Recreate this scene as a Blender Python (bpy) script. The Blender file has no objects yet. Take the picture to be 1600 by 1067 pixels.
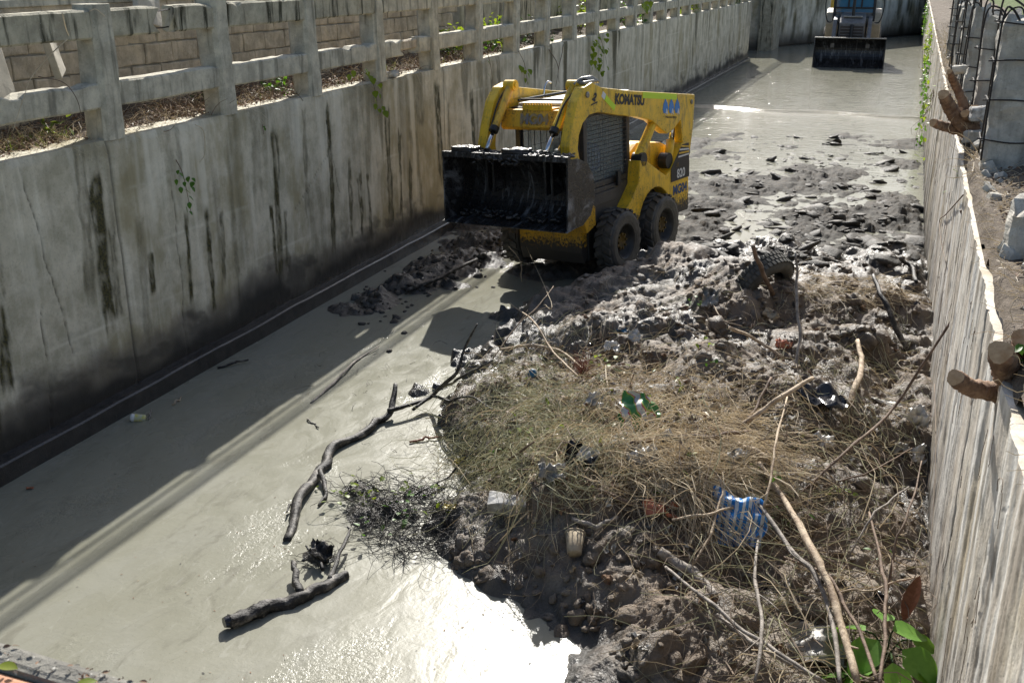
import bpy, bmesh, math, random, bisect
import numpy as np
from mathutils import Vector, Matrix
R_ = math.radians
random.seed(7); rng = np.random.default_rng(7)
scene = bpy.context.scene
COL = scene.collection

# ------------------------------------------------------------------ camera
CH = 3.6
FPX = 1627.0
PITCH = math.atan(588 / FPX)
YAW = math.atan(640 / math.hypot(FPX, 588))
cd = bpy.data.cameras.new('camera'); cam = bpy.data.objects.new('camera', cd); COL.objects.link(cam)
cam.location = (0, 0, CH); cam.rotation_euler = (math.pi / 2 - PITCH, 0, YAW)
cd.sensor_fit = 'HORIZONTAL'; cd.sensor_width = 36.0; cd.lens = 36.0 * FPX / 1600
cd.clip_start = 0.05; cd.clip_end = 2000
cd.dof.use_dof = True; cd.dof.focus_distance = 9.5; cd.dof.aperture_fstop = 14.0
scene.camera = cam
# ------------------------------------------------------------------ sky and sun
SUN = Vector((-0.385, 1.27, 1.0)).normalized()
elev = math.asin(SUN.z); az = math.atan2(SUN.x, SUN.y)
world = bpy.data.worlds.new('World'); scene.world = world; world.use_nodes = True
wn = world.node_tree.nodes; sky = wn.new('ShaderNodeTexSky'); sky.sky_type = 'NISHITA'; sky.sun_disc = False
sky.sun_elevation = elev; sky.sun_rotation = az % (2 * math.pi); sky.air_density = 1.0; sky.dust_density = 2.0; sky.ozone_density = 1.0
world.node_tree.links.new(sky.outputs[0], wn['Background'].inputs[0]); wn['Background'].inputs[1].default_value = 0.09
sd = bpy.data.lights.new('sun', 'SUN'); sd.energy = 5.0; sd.angle = R_(0.53); sd.color = (1.0, 0.965, 0.90)
sun = bpy.data.objects.new('sun', sd); COL.objects.link(sun); sun.rotation_euler = (-SUN).to_track_quat('-Z', 'Y').to_euler()
scene.view_settings.view_transform = 'Standard'; scene.view_settings.look = 'None'
scene.view_settings.exposure = 0.68; scene.view_settings.gamma = 1.0; scene.view_settings.use_curve_mapping = False
scene.render.engine = 'CYCLES'
scene.cycles.max_bounces = 6; scene.cycles.diffuse_bounces = 3; scene.cycles.glossy_bounces = 3
scene.cycles.transparent_max_bounces = 6; scene.cycles.sample_clamp_indirect = 4.0
scene.cycles.caustics_reflective = False; scene.cycles.caustics_refractive = False

# ------------------------------------------------------------------ survey maths (photo points -> places)
FWv = np.array([-math.sin(YAW) * math.cos(PITCH), math.cos(YAW) * math.cos(PITCH), -math.sin(PITCH)])
RTv = np.array([math.cos(YAW), math.sin(YAW), 0.0]); UPv = np.cross(RTv, FWv); CP = np.array([0, 0, CH])
def ray(x, y):
    d = FWv * FPX + RTv * (x - 800) - UPv * (y - 533.5); return d / np.linalg.norm(d)
def gz(x, y, z=0.0):
    d = ray(x, y); return CP + d * ((z - CH) / d[2])
def atX(x, y, X):
    d = ray(x, y); return CP + d * (X / d[0])
def atY(x, y, Y):
    d = ray(x, y); return CP + d * (Y / d[1])

# ------------------------------------------------------------------ numpy noise
def _h2(ix, iy, s):
    n = (ix.astype(np.int64) * 374761393 + iy.astype(np.int64) * 668265263 + s * 1442695041) & 0x7fffffff
    n = ((n ^ (n >> 13)) * 1274126177) & 0x7fffffff
    n = (n ^ (n >> 16)) & 0xffff
    return n / 65535.0
def vnoise(x, y, s=0):
    x = np.asarray(x, float); y = np.asarray(y, float)
    ix = np.floor(x); iy = np.floor(y); fx = x - ix; fy = y - iy
    fx = fx * fx * fx * (fx * (fx * 6 - 15) + 10); fy = fy * fy * fy * (fy * (fy * 6 - 15) + 10)
    a = _h2(ix, iy, s); b = _h2(ix + 1, iy, s); c = _h2(ix, iy + 1, s); d = _h2(ix + 1, iy + 1, s)
    return (a * (1 - fx) + b * fx) * (1 - fy) + (c * (1 - fx) + d * fx) * fy
def fbm(x, y, s=0, o=4, g=0.5):
    t = 0; a = 1.0; n = 0
    ca, sa = 0.8, 0.6
    for i in range(o):
        t = t + a * (vnoise(x, y, s + i * 17) * 2 - 1); n += a; a *= g
        x, y = (x * ca - y * sa) * 2.03 + 3.1, (x * sa + y * ca) * 2.03 + 7.7
    return t / n
def sstep(a, b, x):
    t = np.clip((x - a) / (b - a), 0, 1); return t * t * (3 - 2 * t)

# ------------------------------------------------------------------ materials
def mat(name):
    m = bpy.data.materials.new(name); m.use_nodes = True
    nt = m.node_tree; return m, nt, nt.nodes['Principled BSDF']
def N(nt, t, **k):
    n = nt.nodes.new(t)
    for a, b in k.items():
        if a == 'ins':
            for i, v in b.items():
                if hasattr(v, 'is_output') or isinstance(v, bpy.types.NodeSocket): nt.links.new(v, n.inputs[i])
                else: n.inputs[i].default_value = v
        else: setattr(n, a, b)
    return n
def c4(c): return (c[0], c[1], c[2], 1.0)
def coord(nt, kind='Object'): return N(nt, 'ShaderNodeTexCoord').outputs[kind]
def mapping(nt, v, sc): return N(nt, 'ShaderNodeMapping', ins={0: v, 3: sc}).outputs[0]
def noise(nt, v, scale, detail=4.0, rough=0.55, dist=0.0):
    return N(nt, 'ShaderNodeTexNoise', ins={'Vector': v, 'Scale': scale, 'Detail': detail, 'Roughness': rough, 'Distortion': dist}).outputs[0]
def ramp(nt, f, stops):
    r = N(nt, 'ShaderNodeValToRGB', ins={0: f}); e = r.color_ramp.elements
    while len(e) < len(stops): e.new(0.5)
    for i, (p, c) in enumerate(stops):
        e[i].position = p; e[i].color = c4(c) if not isinstance(c, (int, float)) else (c, c, c, 1)
    return r.outputs[0]
def mixc(nt, f, a, b, mode='MIX'):
    n = N(nt, 'ShaderNodeMix', data_type='RGBA', blend_type=mode)
    for i, v in ((0, f), (6, a), (7, b)):
        if isinstance(v, bpy.types.NodeSocket): nt.links.new(v, n.inputs[i])
        else: n.inputs[i].default_value = v if i == 0 else c4(v)
    return n.outputs[2]
def math_(nt, op, a, b=0.0, c=None, clamp=False):
    n = N(nt, 'ShaderNodeMath', operation=op, use_clamp=clamp)
    for i, v in enumerate((a, b, c)):
        if v is None: continue
        if isinstance(v, bpy.types.NodeSocket): nt.links.new(v, n.inputs[i])
        else: n.inputs[i].default_value = v
    return n.outputs[0]
def mrange(nt, v, a, b, c=0.0, d=1.0, smooth=True):
    return N(nt, 'ShaderNodeMapRange', interpolation_type='SMOOTHSTEP' if smooth else 'LINEAR', ins={0: v, 1: a, 2: b, 3: c, 4: d}).outputs[0]
def bump(nt, bsdf, hgt, strength=0.5, dist=0.01, prev=None):
    b = N(nt, 'ShaderNodeBump', ins={'Height': hgt, 'Strength': strength, 'Distance': dist})
    if prev: nt.links.new(prev, b.inputs['Normal'])
    nt.links.new(b.outputs[0], bsdf.inputs['Normal']); return b.outputs[0]
def setc(nt, bsdf, c, rough=None, spec=None):
    if isinstance(c, bpy.types.NodeSocket): nt.links.new(c, bsdf.inputs['Base Color'])
    else: bsdf.inputs['Base Color'].default_value = c4(c)
    if rough is not None:
        if isinstance(rough, bpy.types.NodeSocket): nt.links.new(rough, bsdf.inputs['Roughness'])
        else: bsdf.inputs['Roughness'].default_value = rough
    if spec is not None: bsdf.inputs['Specular IOR Level'].default_value = spec
MT = {}
def simple(name, c, rough=0.7, var=0.35, scale=8.0, metal=0.0, bumpk=0.2, bscale=60, spec=0.5, c2=None, sheen=False):
    m, nt, b = mat(name); v = coord(nt)
    f = noise(nt, v, scale, 5.0, 0.6)
    lo = tuple(x * (1 - var) for x in c) if c2 is None else c2
    setc(nt, b, ramp(nt, f, [(0.3, lo), (0.7, c)]), rough, spec); b.inputs['Metallic'].default_value = metal
    if bumpk: bump(nt, b, noise(nt, v, bscale, 4.0, 0.6), bumpk, 0.01)
    MT[name] = m; return m
def leafmat(name, c, c2, trans=0.35, tc=None):
    m, nt, b = mat(name); v = coord(nt, 'Object')
    f = noise(nt, v, 9.0, 3.0)
    col = ramp(nt, f, [(0.3, c2), (0.7, c)])
    setc(nt, b, col, 0.45, 0.4)
    tr = N(nt, 'ShaderNodeBsdfTranslucent', ins={0: mixc(nt, 0.6, col, tc or tuple(min(.9, v_) for v_ in (c[0] * 2.0, c[1] * 1.9, c[2] * 0.8)))})
    mx = N(nt, 'ShaderNodeMixShader', ins={0: trans, 1: b.outputs[0], 2: tr.outputs[0]})
    nt.links.new(mx.outputs[0], nt.nodes['Material Output'].inputs[0]); MT[name] = m; return m

# mud: dark and glossy where it is wet (low), browner and matt where it has dried on the heap
m, nt, b = mat('mud'); MT['mud'] = m
geo = N(nt, 'ShaderNodeNewGeometry').outputs['Position']
sep = N(nt, 'ShaderNodeSeparateXYZ', ins={0: geo})
big = noise(nt, geo, 1.6, 3.0); mid = noise(nt, geo, 9.0, 5.0, 0.65); fin = noise(nt, geo, 70.0, 4.0, 0.65)
att = N(nt, 'ShaderNodeAttribute', attribute_name='dry').outputs['Fac']
dry = math_(nt, 'ADD', att, math_(nt, 'MULTIPLY', math_(nt, 'SUBTRACT', mid, 0.5), 1.5), clamp=True)
clay = mixc(nt, mrange(nt, big, 0.36, 0.54), (0.31, 0.275, 0.225), (0.225, 0.16, 0.105))
clay = mixc(nt, math_(nt, 'MULTIPLY', mrange(nt, sep.outputs[0], -2.2, -0.5), mrange(nt, sep.outputs[1], 5.0, 6.5, .35, .85)), clay, (0.19, 0.137, 0.092))
clay = mixc(nt, mrange(nt, fin, 0.35, 0.7), mixc(nt, 0.45, clay, (0.10, 0.08, 0.06)), clay)
wetc = mixc(nt, mid, (0.030, 0.028, 0.026), (0.10, 0.093, 0.082))
silt = N(nt, 'ShaderNodeAttribute', attribute_name='silt').outputs['Fac']
setc(nt, b, mixc(nt, math_(nt, 'MULTIPLY', silt, .45), mixc(nt, dry, wetc, clay), (0.10, 0.096, 0.084)), mrange(nt, math_(nt, 'MAXIMUM', dry, N(nt, 'ShaderNodeAttribute', attribute_name='flat').outputs['Fac']), 0.1, 0.9, 0.30, 0.68), 0.5)
nt.links.new(mrange(nt, N(nt, 'ShaderNodeAttribute', attribute_name='flat').outputs['Fac'], 0.0, 1.0, 0.5, 0.09), b.inputs['Specular IOR Level'])
bump(nt, b, fin, 0.9, 0.014, bump(nt, b, mid, 0.5, 0.04))

# silty water: turbid body, thin mirror-like surface, faint drifting bands of silt
m, nt, b = mat('water'); MT['water'] = m
geo = N(nt, 'ShaderNodeNewGeometry').outputs['Position']
mp = mapping(nt, geo, (1.0, 0.45, 1.0))
n1 = noise(nt, mp, 0.9, 5.0, 0.6, 1.6); n2 = noise(nt, geo, 22.0, 4.0, 0.6, 0.5); n3 = noise(nt, mapping(nt, geo, (1, .6, 1)), 4.5, 3.0, 0.5, 1.2)
col = ramp(nt, n1, [(0.25, (0.205, 0.200, 0.152)), (0.5, (0.238, 0.233, 0.184)), (0.75, (0.258, 0.254, 0.212))])
st_ = noise(nt, mapping(nt, geo, (1.6, .55, 1)), 2.6, 6.0, 0.68, 2.2)
col = mixc(nt, mrange(nt, st_, 0.53, 0.70, 0.0, 0.55), col, (0.145, 0.138, 0.108))
col = mixc(nt, mrange(nt, noise(nt, mapping(nt, geo, (2.2, .9, 1)), 7.0, 4.0, 0.6, 1.5), 0.58, 0.72, 0.0, 0.35), col, (0.33, 0.325, 0.28))
sp = noise(nt, geo, 120.0, 2.0, 0.5)
col = mixc(nt, mrange(nt, sp, 0.66, 0.74, 0.0, 0.75), col, (0.09, 0.08, 0.06))
setc(nt, b, col, math_(nt, 'MULTIPLY', mrange(nt, n3, 0.35, 0.65, 0.24, 0.34), mrange(nt, N(nt, 'ShaderNodeSeparateXYZ', ins={0: geo}).outputs[1], 6.5, 12.0, 1.0, 0.36))); b.inputs['IOR'].default_value = 1.22
spY = N(nt, 'ShaderNodeSeparateXYZ', ins={0: geo}).outputs[1]
rip = noise(nt, mapping(nt, geo, (0.7, 2.6, 1.0)), 2.4, 4.0, 0.6, 0.8)
b1 = bump(nt, b, n3, 0.35, 0.012)
b2 = N(nt, 'ShaderNodeBump', ins={'Height': rip, 'Strength': mrange(nt, spY, 14.0, 28.0, 0.05, 0.8), 'Distance': 0.03, 'Normal': b1}).outputs[0]
spk = noise(nt, mapping(nt, geo, (1, .5, 1)), 1.7, 4.0, 0.6, 0.6)
b3 = N(nt, 'ShaderNodeBump', ins={'Height': noise(nt, geo, 34.0, 3.0, 0.6, 0.8), 'Strength': mrange(nt, spk, 0.52, 0.70, 0.0, 0.8), 'Distance': 0.012, 'Normal': b2}).outputs[0]
bump(nt, b, n2, 0.3, 0.004, b3)

def wallmat(name, base, light, dark, rough=0.8):
    m, nt, b = mat(name); MT[name] = m
    geo = N(nt, 'ShaderNodeNewGeometry').outputs['Position']
    A = lambda n: N(nt, 'ShaderNodeAttribute', attribute_name=n).outputs['Fac']
    f = noise(nt, geo, 3.0, 6.0, 0.65); fine = noise(nt, geo, 45.0, 5.0, 0.7)
    st = noise(nt, mapping(nt, geo, (6.0, 6.0, 0.5)), 1.5, 4.0, 0.6)
    c = mixc(nt, mrange(nt, f, 0.35, 0.65), dark, base)
    c = mixc(nt, math_(nt, 'MULTIPLY', mrange(nt, st, 0.5, 0.72), 0.5), c, light)
    c = mixc(nt, math_(nt, 'MULTIPLY', mrange(nt, fine, 0.5, 0.75), 0.4), c, tuple(x * 0.45 for x in dark))
    c = mixc(nt, mrange(nt, noise(nt, mapping(nt, geo, (1.0, 1.0, .55)), 1.1, 5.0, 0.65), 0.48, 0.66, 0.0, 0.75), c, mixc(nt, fine, tuple(v_ * k_ for v_, k_ in zip(dark, (.62, .56, .42))), tuple(v_ * k_ for v_, k_ in zip(dark, (.9, .84, .62)))))
    c = mixc(nt, A('pale'), c, light)
    c = mixc(nt, A('mud'), c, (0.105, 0.09, 0.078))
    c = mixc(nt, A('moss'), c, mixc(nt, mrange(nt, fine, .4, .62), (0.075, 0.066, 0.016), (0.014, 0.014, 0.008)))
    c = mixc(nt, A('grime'), c, (0.02, 0.019, 0.018))
    setc(nt, b, c, mixc(nt, A('wet'), (rough,) * 3, (0.25,) * 3), 0.4)
    pit = N(nt, 'ShaderNodeTexVoronoi', ins={'Vector': geo, 'Scale': 26.0}).outputs[0]
    pitm = mrange(nt, pit, 0.05, 0.14, 0.0, 1.0)
    bump(nt, b, pitm, 0.25, 0.006, bump(nt, b, fine, 0.35, 0.012))
    return m
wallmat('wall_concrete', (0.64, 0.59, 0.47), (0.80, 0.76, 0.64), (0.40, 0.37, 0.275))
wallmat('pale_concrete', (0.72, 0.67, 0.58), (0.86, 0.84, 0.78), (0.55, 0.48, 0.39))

def concrete(name, c, lich=0.5, dk=(0.06, 0.06, 0.045)):
    m, nt, b = mat(name); MT[name] = m
    geo = N(nt, 'ShaderNodeNewGeometry'); v = geo.outputs['Position']
    f = noise(nt, v, 5.0, 6.0, 0.65); fine = noise(nt, v, 55.0, 5.0, 0.7); st = noise(nt, mapping(nt, v, (7, 7, 0.8)), 1.6, 4.0)
    k = mixc(nt, mrange(nt, f, 0.35, 0.68), tuple(x * 0.62 for x in c), c)
    k = mixc(nt, math_(nt, 'MULTIPLY', mrange(nt, st, 0.5, 0.68), lich), k, dk)
    k = mixc(nt, math_(nt, 'MULTIPLY', mrange(nt, fine, 0.55, 0.72), 0.55), k, tuple(x * 0.3 for x in c))
    k = mixc(nt, math_(nt, 'MULTIPLY', mrange(nt, noise(nt, v, 80.0, 2.0), 0.68, 0.74), 0.7), k, (0.62, 0.61, 0.56))
    setc(nt, b, k, 0.88, 0.3)
    bump(nt, b, fine, 0.6, 0.012, bump(nt, b, f, 0.4, 0.03)); return m
concrete('rail_concrete', (0.66, 0.615, 0.49), 0.55)
concrete('mossy_concrete', (0.54, 0.50, 0.38), 1.0, (0.03, 0.03, 0.015))
concrete('block_stone', (0.62, 0.53, 0.40), 0.2)
concrete('pillar_concrete', (0.62, 0.58, 0.50), 0.35)
concrete('coping', (0.25, 0.24, 0.21), 0.5)
concrete('mortar', (0.36, 0.34, 0.29), 0.2)

def ground_mat(name, c1, c2, c3, sc=6.0):
    m, nt, b = mat(name); MT[name] = m
    v = N(nt, 'ShaderNodeNewGeometry').outputs['Position']
    f = noise(nt, v, sc, 6.0, 0.7); g = noise(nt, v, sc * 8, 4.0, 0.7)
    k = ramp(nt, f, [(0.3, c1), (0.5, c2), (0.7, c3)])
    k = mixc(nt, mrange(nt, g, 0.45, 0.7, 0, 0.6), k, tuple(x * 0.4 for x in c1))
    setc(nt, b, k, 0.9, 0.2); bump(nt, b, g, 0.8, 0.03); return m
ground_mat('bank_soil', (0.09, 0.07, 0.05), (0.16, 0.13, 0.10), (0.24, 0.20, 0.16))
ground_mat('turf', (0.05, 0.075, 0.02), (0.09, 0.13, 0.03), (0.16, 0.18, 0.07))

def paint(name, c, mudlo=0.35, mudhi=1.05, mud=(0.05, 0.043, 0.036), rough=0.38, splat=0.62, world=False):
    m, nt, b = mat(name); MT[name] = m
    v = coord(nt); z = N(nt, 'ShaderNodeSeparateXYZ', ins={0: v}).outputs[2]
    f = noise(nt, v, 4.0, 6.0, 0.7); g = noise(nt, v, 28.0, 5.0, 0.65); s = noise(nt, v, 60.0, 2.0)
    base = mixc(nt, mrange(nt, f, 0.4, 0.7), c, tuple(x * 0.72 for x in c))
    low = mrange(nt, z, mudlo, mudhi, 1.0, 0.0)
    k = math_(nt, 'ADD', math_(nt, 'MULTIPLY', low, 1.1), math_(nt, 'MULTIPLY', math_(nt, 'SUBTRACT', g, 0.56), 1.3))
    k = mrange(nt, k, 0.25, 0.55)
    k = math_(nt, 'MAXIMUM', k, math_(nt, 'MULTIPLY', mrange(nt, s, splat, splat + 0.05), mrange(nt, f, 0.42, 0.6, 0.0, 0.9)), clamp=True)
    gr = math_(nt, 'MULTIPLY', mrange(nt, noise(nt, mapping(nt, v, (3, 3, .8)), 4.0, 5.0, 0.7), 0.48, 0.7), 0.6)
    base = mixc(nt, gr, base, (0.16, 0.12, 0.07))
    setc(nt, b, mixc(nt, k, base, mud), mrange(nt, k, 0.0, 1.0, rough, 0.6), 0.5)
    bump(nt, b, k, 0.5, 0.004, bump(nt, b, g, 0.08, 0.003)); return m
paint('yellow_paint', (0.95, 0.585, 0.035), 0.15, 0.92)
paint('dirty_yellow', (0.85, 0.49, 0.05), 0.5, 1.3, splat=0.56)
paint('plate_yellow', (0.75, 0.42, 0.03), 0.05, 0.75, splat=.56)
paint('cab_black', (0.035, 0.035, 0.036), 0.5, 1.3, mud=(0.075, 0.068, 0.06), splat=0.6)
paint('roof_white', (0.66, 0.66, 0.64), -1, -0.5, splat=0.64)
simple('hull_mud', (0.05, 0.043, 0.034), 0.4, 0.6, 12, bumpk=0.6, bscale=40)
# bucket steel: black, wet, mud and bluish sheen painted in as pale streaks
m, nt, b = mat('bucket_steel'); MT['bucket_steel'] = m
v = coord(nt); s = noise(nt, mapping(nt, v, (1.5, 9.0, 1.6)), 1.6, 6.0, 0.7, 0.8); g = noise(nt, v, 30.0, 4.0)
setc(nt, b, mixc(nt, mrange(nt, s, 0.5, 0.7), (0.018, 0.017, 0.017), (0.22, 0.225, 0.235)), mrange(nt, g, 0.3, 0.7, 0.2, 0.5)); b.inputs['Metallic'].default_value = 0.0
bump(nt, b, g, 0.5, 0.01, bump(nt, b, s, 0.3, 0.02))
simple('muck', (0.045, 0.042, 0.04), 0.22, 0.5, 14, bumpk=0.7, bscale=50)
simple('tyre_rubber', (0.045, 0.042, 0.038), 0.6, 0.45, 10, bumpk=0.5, bscale=50, c2=(0.115, 0.105, 0.09))
simple('old_tyre', (0.10, 0.095, 0.08), 0.8, 0.6, 12, bumpk=0.5, bscale=40)
simple('rim_dark', (0.035, 0.032, 0.027), 0.5, 0.5, 14, bumpk=0.4)
simple('rim_yellow', (0.20, 0.12, 0.02), 0.55, 0.8, 10, bumpk=0.4)
simple('chrome', (0.75, 0.75, 0.75), 0.12, 0.2, 6, metal=1.0, bumpk=0)
simple('grey_steel', (0.32, 0.31, 0.29), 0.4, 0.4, 12, metal=0.6)
simple('black_hose', (0.02, 0.02, 0.02), 0.5, 0.3)
simple('wire_black', (0.016, 0.016, 0.017), 0.5, 0.3, bumpk=0)
simple('decal_black', (0.012, 0.012, 0.016), 0.45, 0.2, bumpk=0)
simple('decal_white', (0.78, 0.78, 0.76), 0.5, 0.12, bumpk=0)
simple('decal_blue', (0.02, 0.22, 0.62), 0.4, 0.15, bumpk=0)
simple('decal_navy', (0.04, 0.10, 0.26), 0.5, 0.5, 14, bumpk=0)
simple('worn_blue', (0.16, 0.18, 0.24), 0.6, 0.6, 9, bumpk=0, c2=(0.42, 0.29, 0.09))
simple('reflective_lime', (0.62, 0.85, 0.02), 0.35, 0.08, bumpk=0)
simple('overall_blue', (0.02, 0.05, 0.22), 0.85, 0.35, 20)
simple('skin', (0.16, 0.09, 0.06), 0.55, 0.15, 20, bumpk=0.05)
simple('hair', (0.012, 0.010, 0.009), 0.6, 0.3, 60)
simple('eye_white', (0.7, 0.68, 0.64), 0.3, 0.05, bumpk=0)
simple('seat_black', (0.02, 0.02, 0.02), 0.6, 0.3)
m, nt, b = mat('cab_glass'); MT['cab_glass'] = m
setc(nt, b, (0.5, 0.58, 0.57), 0.12); b.inputs['Transmission Weight'].default_value = 0.0; b.inputs['Alpha'].default_value = 0.30  # brightness of the view behind put into the glass as pale haze
m, nt, b = mat('blue_glass'); MT['blue_glass'] = m
setc(nt, b, (0.04, 0.19, 0.32), 0.05); b.inputs['Alpha'].default_value = 0.82
simple('cream_paint', (0.55, 0.45, 0.31), 0.5, 0.35, 5)
simple('machine_grey', (0.22, 0.21, 0.20), 0.55, 0.5, 9)
simple('grille_brown', (0.07, 0.05, 0.04), 0.6, 0.5, 20)
simple('rebar', (0.035, 0.027, 0.022), 0.7, 0.5, 30, bumpk=0.8, bscale=120)
simple('terracotta', (0.52, 0.25, 0.14), 0.7, 0.2, 6, bumpk=0.3)
def wood(name, bark, core, k=0.5, wet=0.0):
    m, nt, b = mat(name); MT[name] = m
    v = coord(nt); f = noise(nt, v, 14.0, 6.0, 0.7); g = noise(nt, v, 90.0, 4.0, 0.7)
    setc(nt, b, mixc(nt, mrange(nt, f, k - 0.12, k + 0.12), bark, core), 0.75 - 0.45 * wet, 0.4)
    bump(nt, b, g, 0.6, 0.008, bump(nt, b, f, 0.6, 0.02)); return m
wood('bark_wet', (0.015, 0.013, 0.012), (0.20, 0.18, 0.155), 0.58, 0.5)
wood('bark_grey', (0.16, 0.14, 0.12), (0.34, 0.30, 0.26))
wood('bark_brown', (0.10, 0.065, 0.045), (0.20, 0.14, 0.10))
wood('bark_tan', (0.30, 0.22, 0.15), (0.52, 0.42, 0.30))
wood('bark_red', (0.20, 0.075, 0.05), (0.30, 0.13, 0.09))
wood('stump_bark', (0.16, 0.09, 0.055), (0.30, 0.19, 0.115))
m, nt, b = mat('cut_wood'); MT['cut_wood'] = m
v = coord(nt); wv = noise(nt, v, 22.0, 5.0, 0.65)
setc(nt, b, ramp(nt, wv, [(0.3, (0.36, 0.20, 0.09)), (0.7, (0.62, 0.42, 0.24))]), 0.8); bump(nt, b, wv, 0.4, 0.01)
leafmat('straw', (0.76, 0.67, 0.50), (0.48, 0.39, 0.27), 0.4, (0.78, 0.69, 0.51))
leafmat('straw_grey', (0.62, 0.60, 0.44), (0.32, 0.31, 0.19), 0.4, (0.62, 0.61, 0.42))
simple('root_brown', (0.24, 0.18, 0.13), 0.8, 0.5, 5.0, bumpk=0)
simple('dead_leaf', (0.27, 0.16, 0.09), 0.8, 0.7, 11.0, bumpk=0, c2=(0.10, 0.055, 0.035))
simple('dead_leaf_pale', (0.42, 0.33, 0.22), 0.8, 0.6, 11.0, bumpk=0)
leafmat('leaf_green', (0.085, 0.19, 0.02), (0.04, 0.11, 0.015))
leafmat('leaf_lime', (0.20, 0.27, 0.025), (0.10, 0.17, 0.015), 0.45)
leafmat('leaf_dark', (0.035, 0.085, 0.015), (0.02, 0.05, 0.012), 0.3)
leafmat('leaf_broad', (0.16, 0.32, 0.05), (0.10, 0.24, 0.035), 0.4)
leafmat('grass_blade', (0.12, 0.16, 0.03), (0.07, 0.11, 0.02), 0.4)
simple('plastic_white', (0.62, 0.60, 0.56), 0.4, 0.35, 18, bumpk=0.2, c2=(0.40, 0.37, 0.32))
simple('plastic_dirty', (0.36, 0.34, 0.30), 0.45, 0.5, 14, c2=(0.15, 0.135, 0.115))
simple('plastic_black', (0.025, 0.025, 0.03), 0.25, 0.3, 14)
simple('plastic_orange', (0.50, 0.17, 0.09), 0.4, 0.3, 14)
simple('plastic_blue', (0.02, 0.14, 0.24), 0.4, 0.3, 14)
simple('plastic_yellow', (0.5, 0.38, 0.05), 0.4, 0.3, 14)
simple('foam', (0.68, 0.67, 0.64), 0.85, 0.45, 16, c2=(0.14, 0.125, 0.11))
simple('cup', (0.46, 0.39, 0.28), 0.85, 0.35, 30, c2=(0.30, 0.24, 0.17), spec=.2)
def stripes(name, cols, scale, axis, dist=1.2):
    m, nt, b = mat(name); MT[name] = m
    v = coord(nt); w = N(nt, 'ShaderNodeTexWave', wave_type='BANDS', bands_direction=axis, ins={'Vector': v, 'Scale': scale, 'Distortion': dist, 'Detail': 2.0, 'Detail Scale': 2.0}).outputs[1]
    r = N(nt, 'ShaderNodeValToRGB', ins={0: w}); r.color_ramp.interpolation = 'CONSTANT'; e = r.color_ramp.elements
    while len(e) < len(cols): e.new(0.5)
    for i, (p, c) in enumerate(cols): e[i].position = p; e[i].color = c4(c)
    dn = noise(nt, v, 30.0, 4.0)
    setc(nt, b, mixc(nt, mrange(nt, dn, 0.6, 0.75, 0, 0.6), r.outputs[0], (0.16, 0.14, 0.11)), 0.4); return m
stripes('bag_stripes', [(0, (0.02, 0.22, 0.62)), (0.52, (0.60, 0.66, 0.72))], 7.5, 'X')
stripes('chip_bag', [(0, (0.05, 0.22, 0.06)), (0.35, (0.34, 0.42, 0.06)), (0.55, (0.50, 0.05, 0.10)), (0.68, (0.55, 0.56, 0.52))], 3.0, 'DIAGONAL', 4.0)
simple('can_yellow', (0.55, 0.50, 0.05), 0.35, 0.3, 30, c2=(0.5, 0.52, 0.5))

# ------------------------------------------------------------------ mesh helpers
class MB:
    def __init__(self): self.V = []; self.F = []; self.M = []; self.n = 0
    def add(self, V, F, mi=0):
        V = np.asarray(V, float).reshape(-1, 3); self.V.append(V)
        if isinstance(F, np.ndarray): F = [F]
        else:
            by = {}
            for f in F: by.setdefault(len(f), []).append(f)
            F = [np.array(x, dtype=np.int64) for x in by.values()]
        for a in F: self.F.append(a + self.n); self.M.append(np.full(len(a), mi, dtype=np.int32))
        self.n += len(V); return self
    def build(self, name, mats, parent=None, smooth=False, loc=None):
        V = np.concatenate(self.V) if self.V else np.zeros((0, 3))
        if not isinstance(mats, (list, tuple)): mats = [mats]
        me = bpy.data.meshes.new(name)
        me.vertices.add(len(V)); me.vertices.foreach_set('co', V.ravel().astype(np.float32))
        tot = np.concatenate([np.full(len(a), a.shape[1]) for a in self.F]); idx = np.concatenate([a.ravel() for a in self.F])
        me.loops.add(len(idx)); me.loops.foreach_set('vertex_index', idx.astype(np.int32))
        st = np.concatenate([[0], np.cumsum(tot)[:-1]])
        me.polygons.add(len(tot)); me.polygons.foreach_set('loop_start', st.astype(np.int32))
        me.polygons.foreach_set('material_index', np.concatenate(self.M))
        me.update(calc_edges=True)
        me.polygons.foreach_set('use_smooth', np.full(len(tot), bool(smooth)))
        for x in mats: me.materials.append(MT[x] if isinstance(x, str) else x)
        me.validate()
        return link(name, me, parent, loc)
def link(name, me, parent=None, loc=None):
    o = bpy.data.objects.new(name, me); COL.objects.link(o)
    if parent is not None: o.parent = parent
    if loc is not None: o.location = loc
    return o
def tag(o, label=None, cat=None, group=None, kind=None):
    if label: o['label'] = label
    if cat: o['category'] = cat
    if group: o['group'] = group
    if kind: o['kind'] = kind
    return o
def empty(name, loc=(0, 0, 0), rot=(0, 0, 0), label=None, cat=None, group=None):
    o = bpy.data.objects.new(name, None); COL.objects.link(o); o.location = loc; o.rotation_euler = rot; o.empty_display_size = 0.2
    return tag(o, label, cat, group)
def bm_vf(bm):
    bm.verts.ensure_lookup_table(); bm.verts.index_update()
    r = ([v.co[:] for v in bm.verts], [[v.index for v in f.verts] for f in bm.faces]); bm.free(); return r
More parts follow.
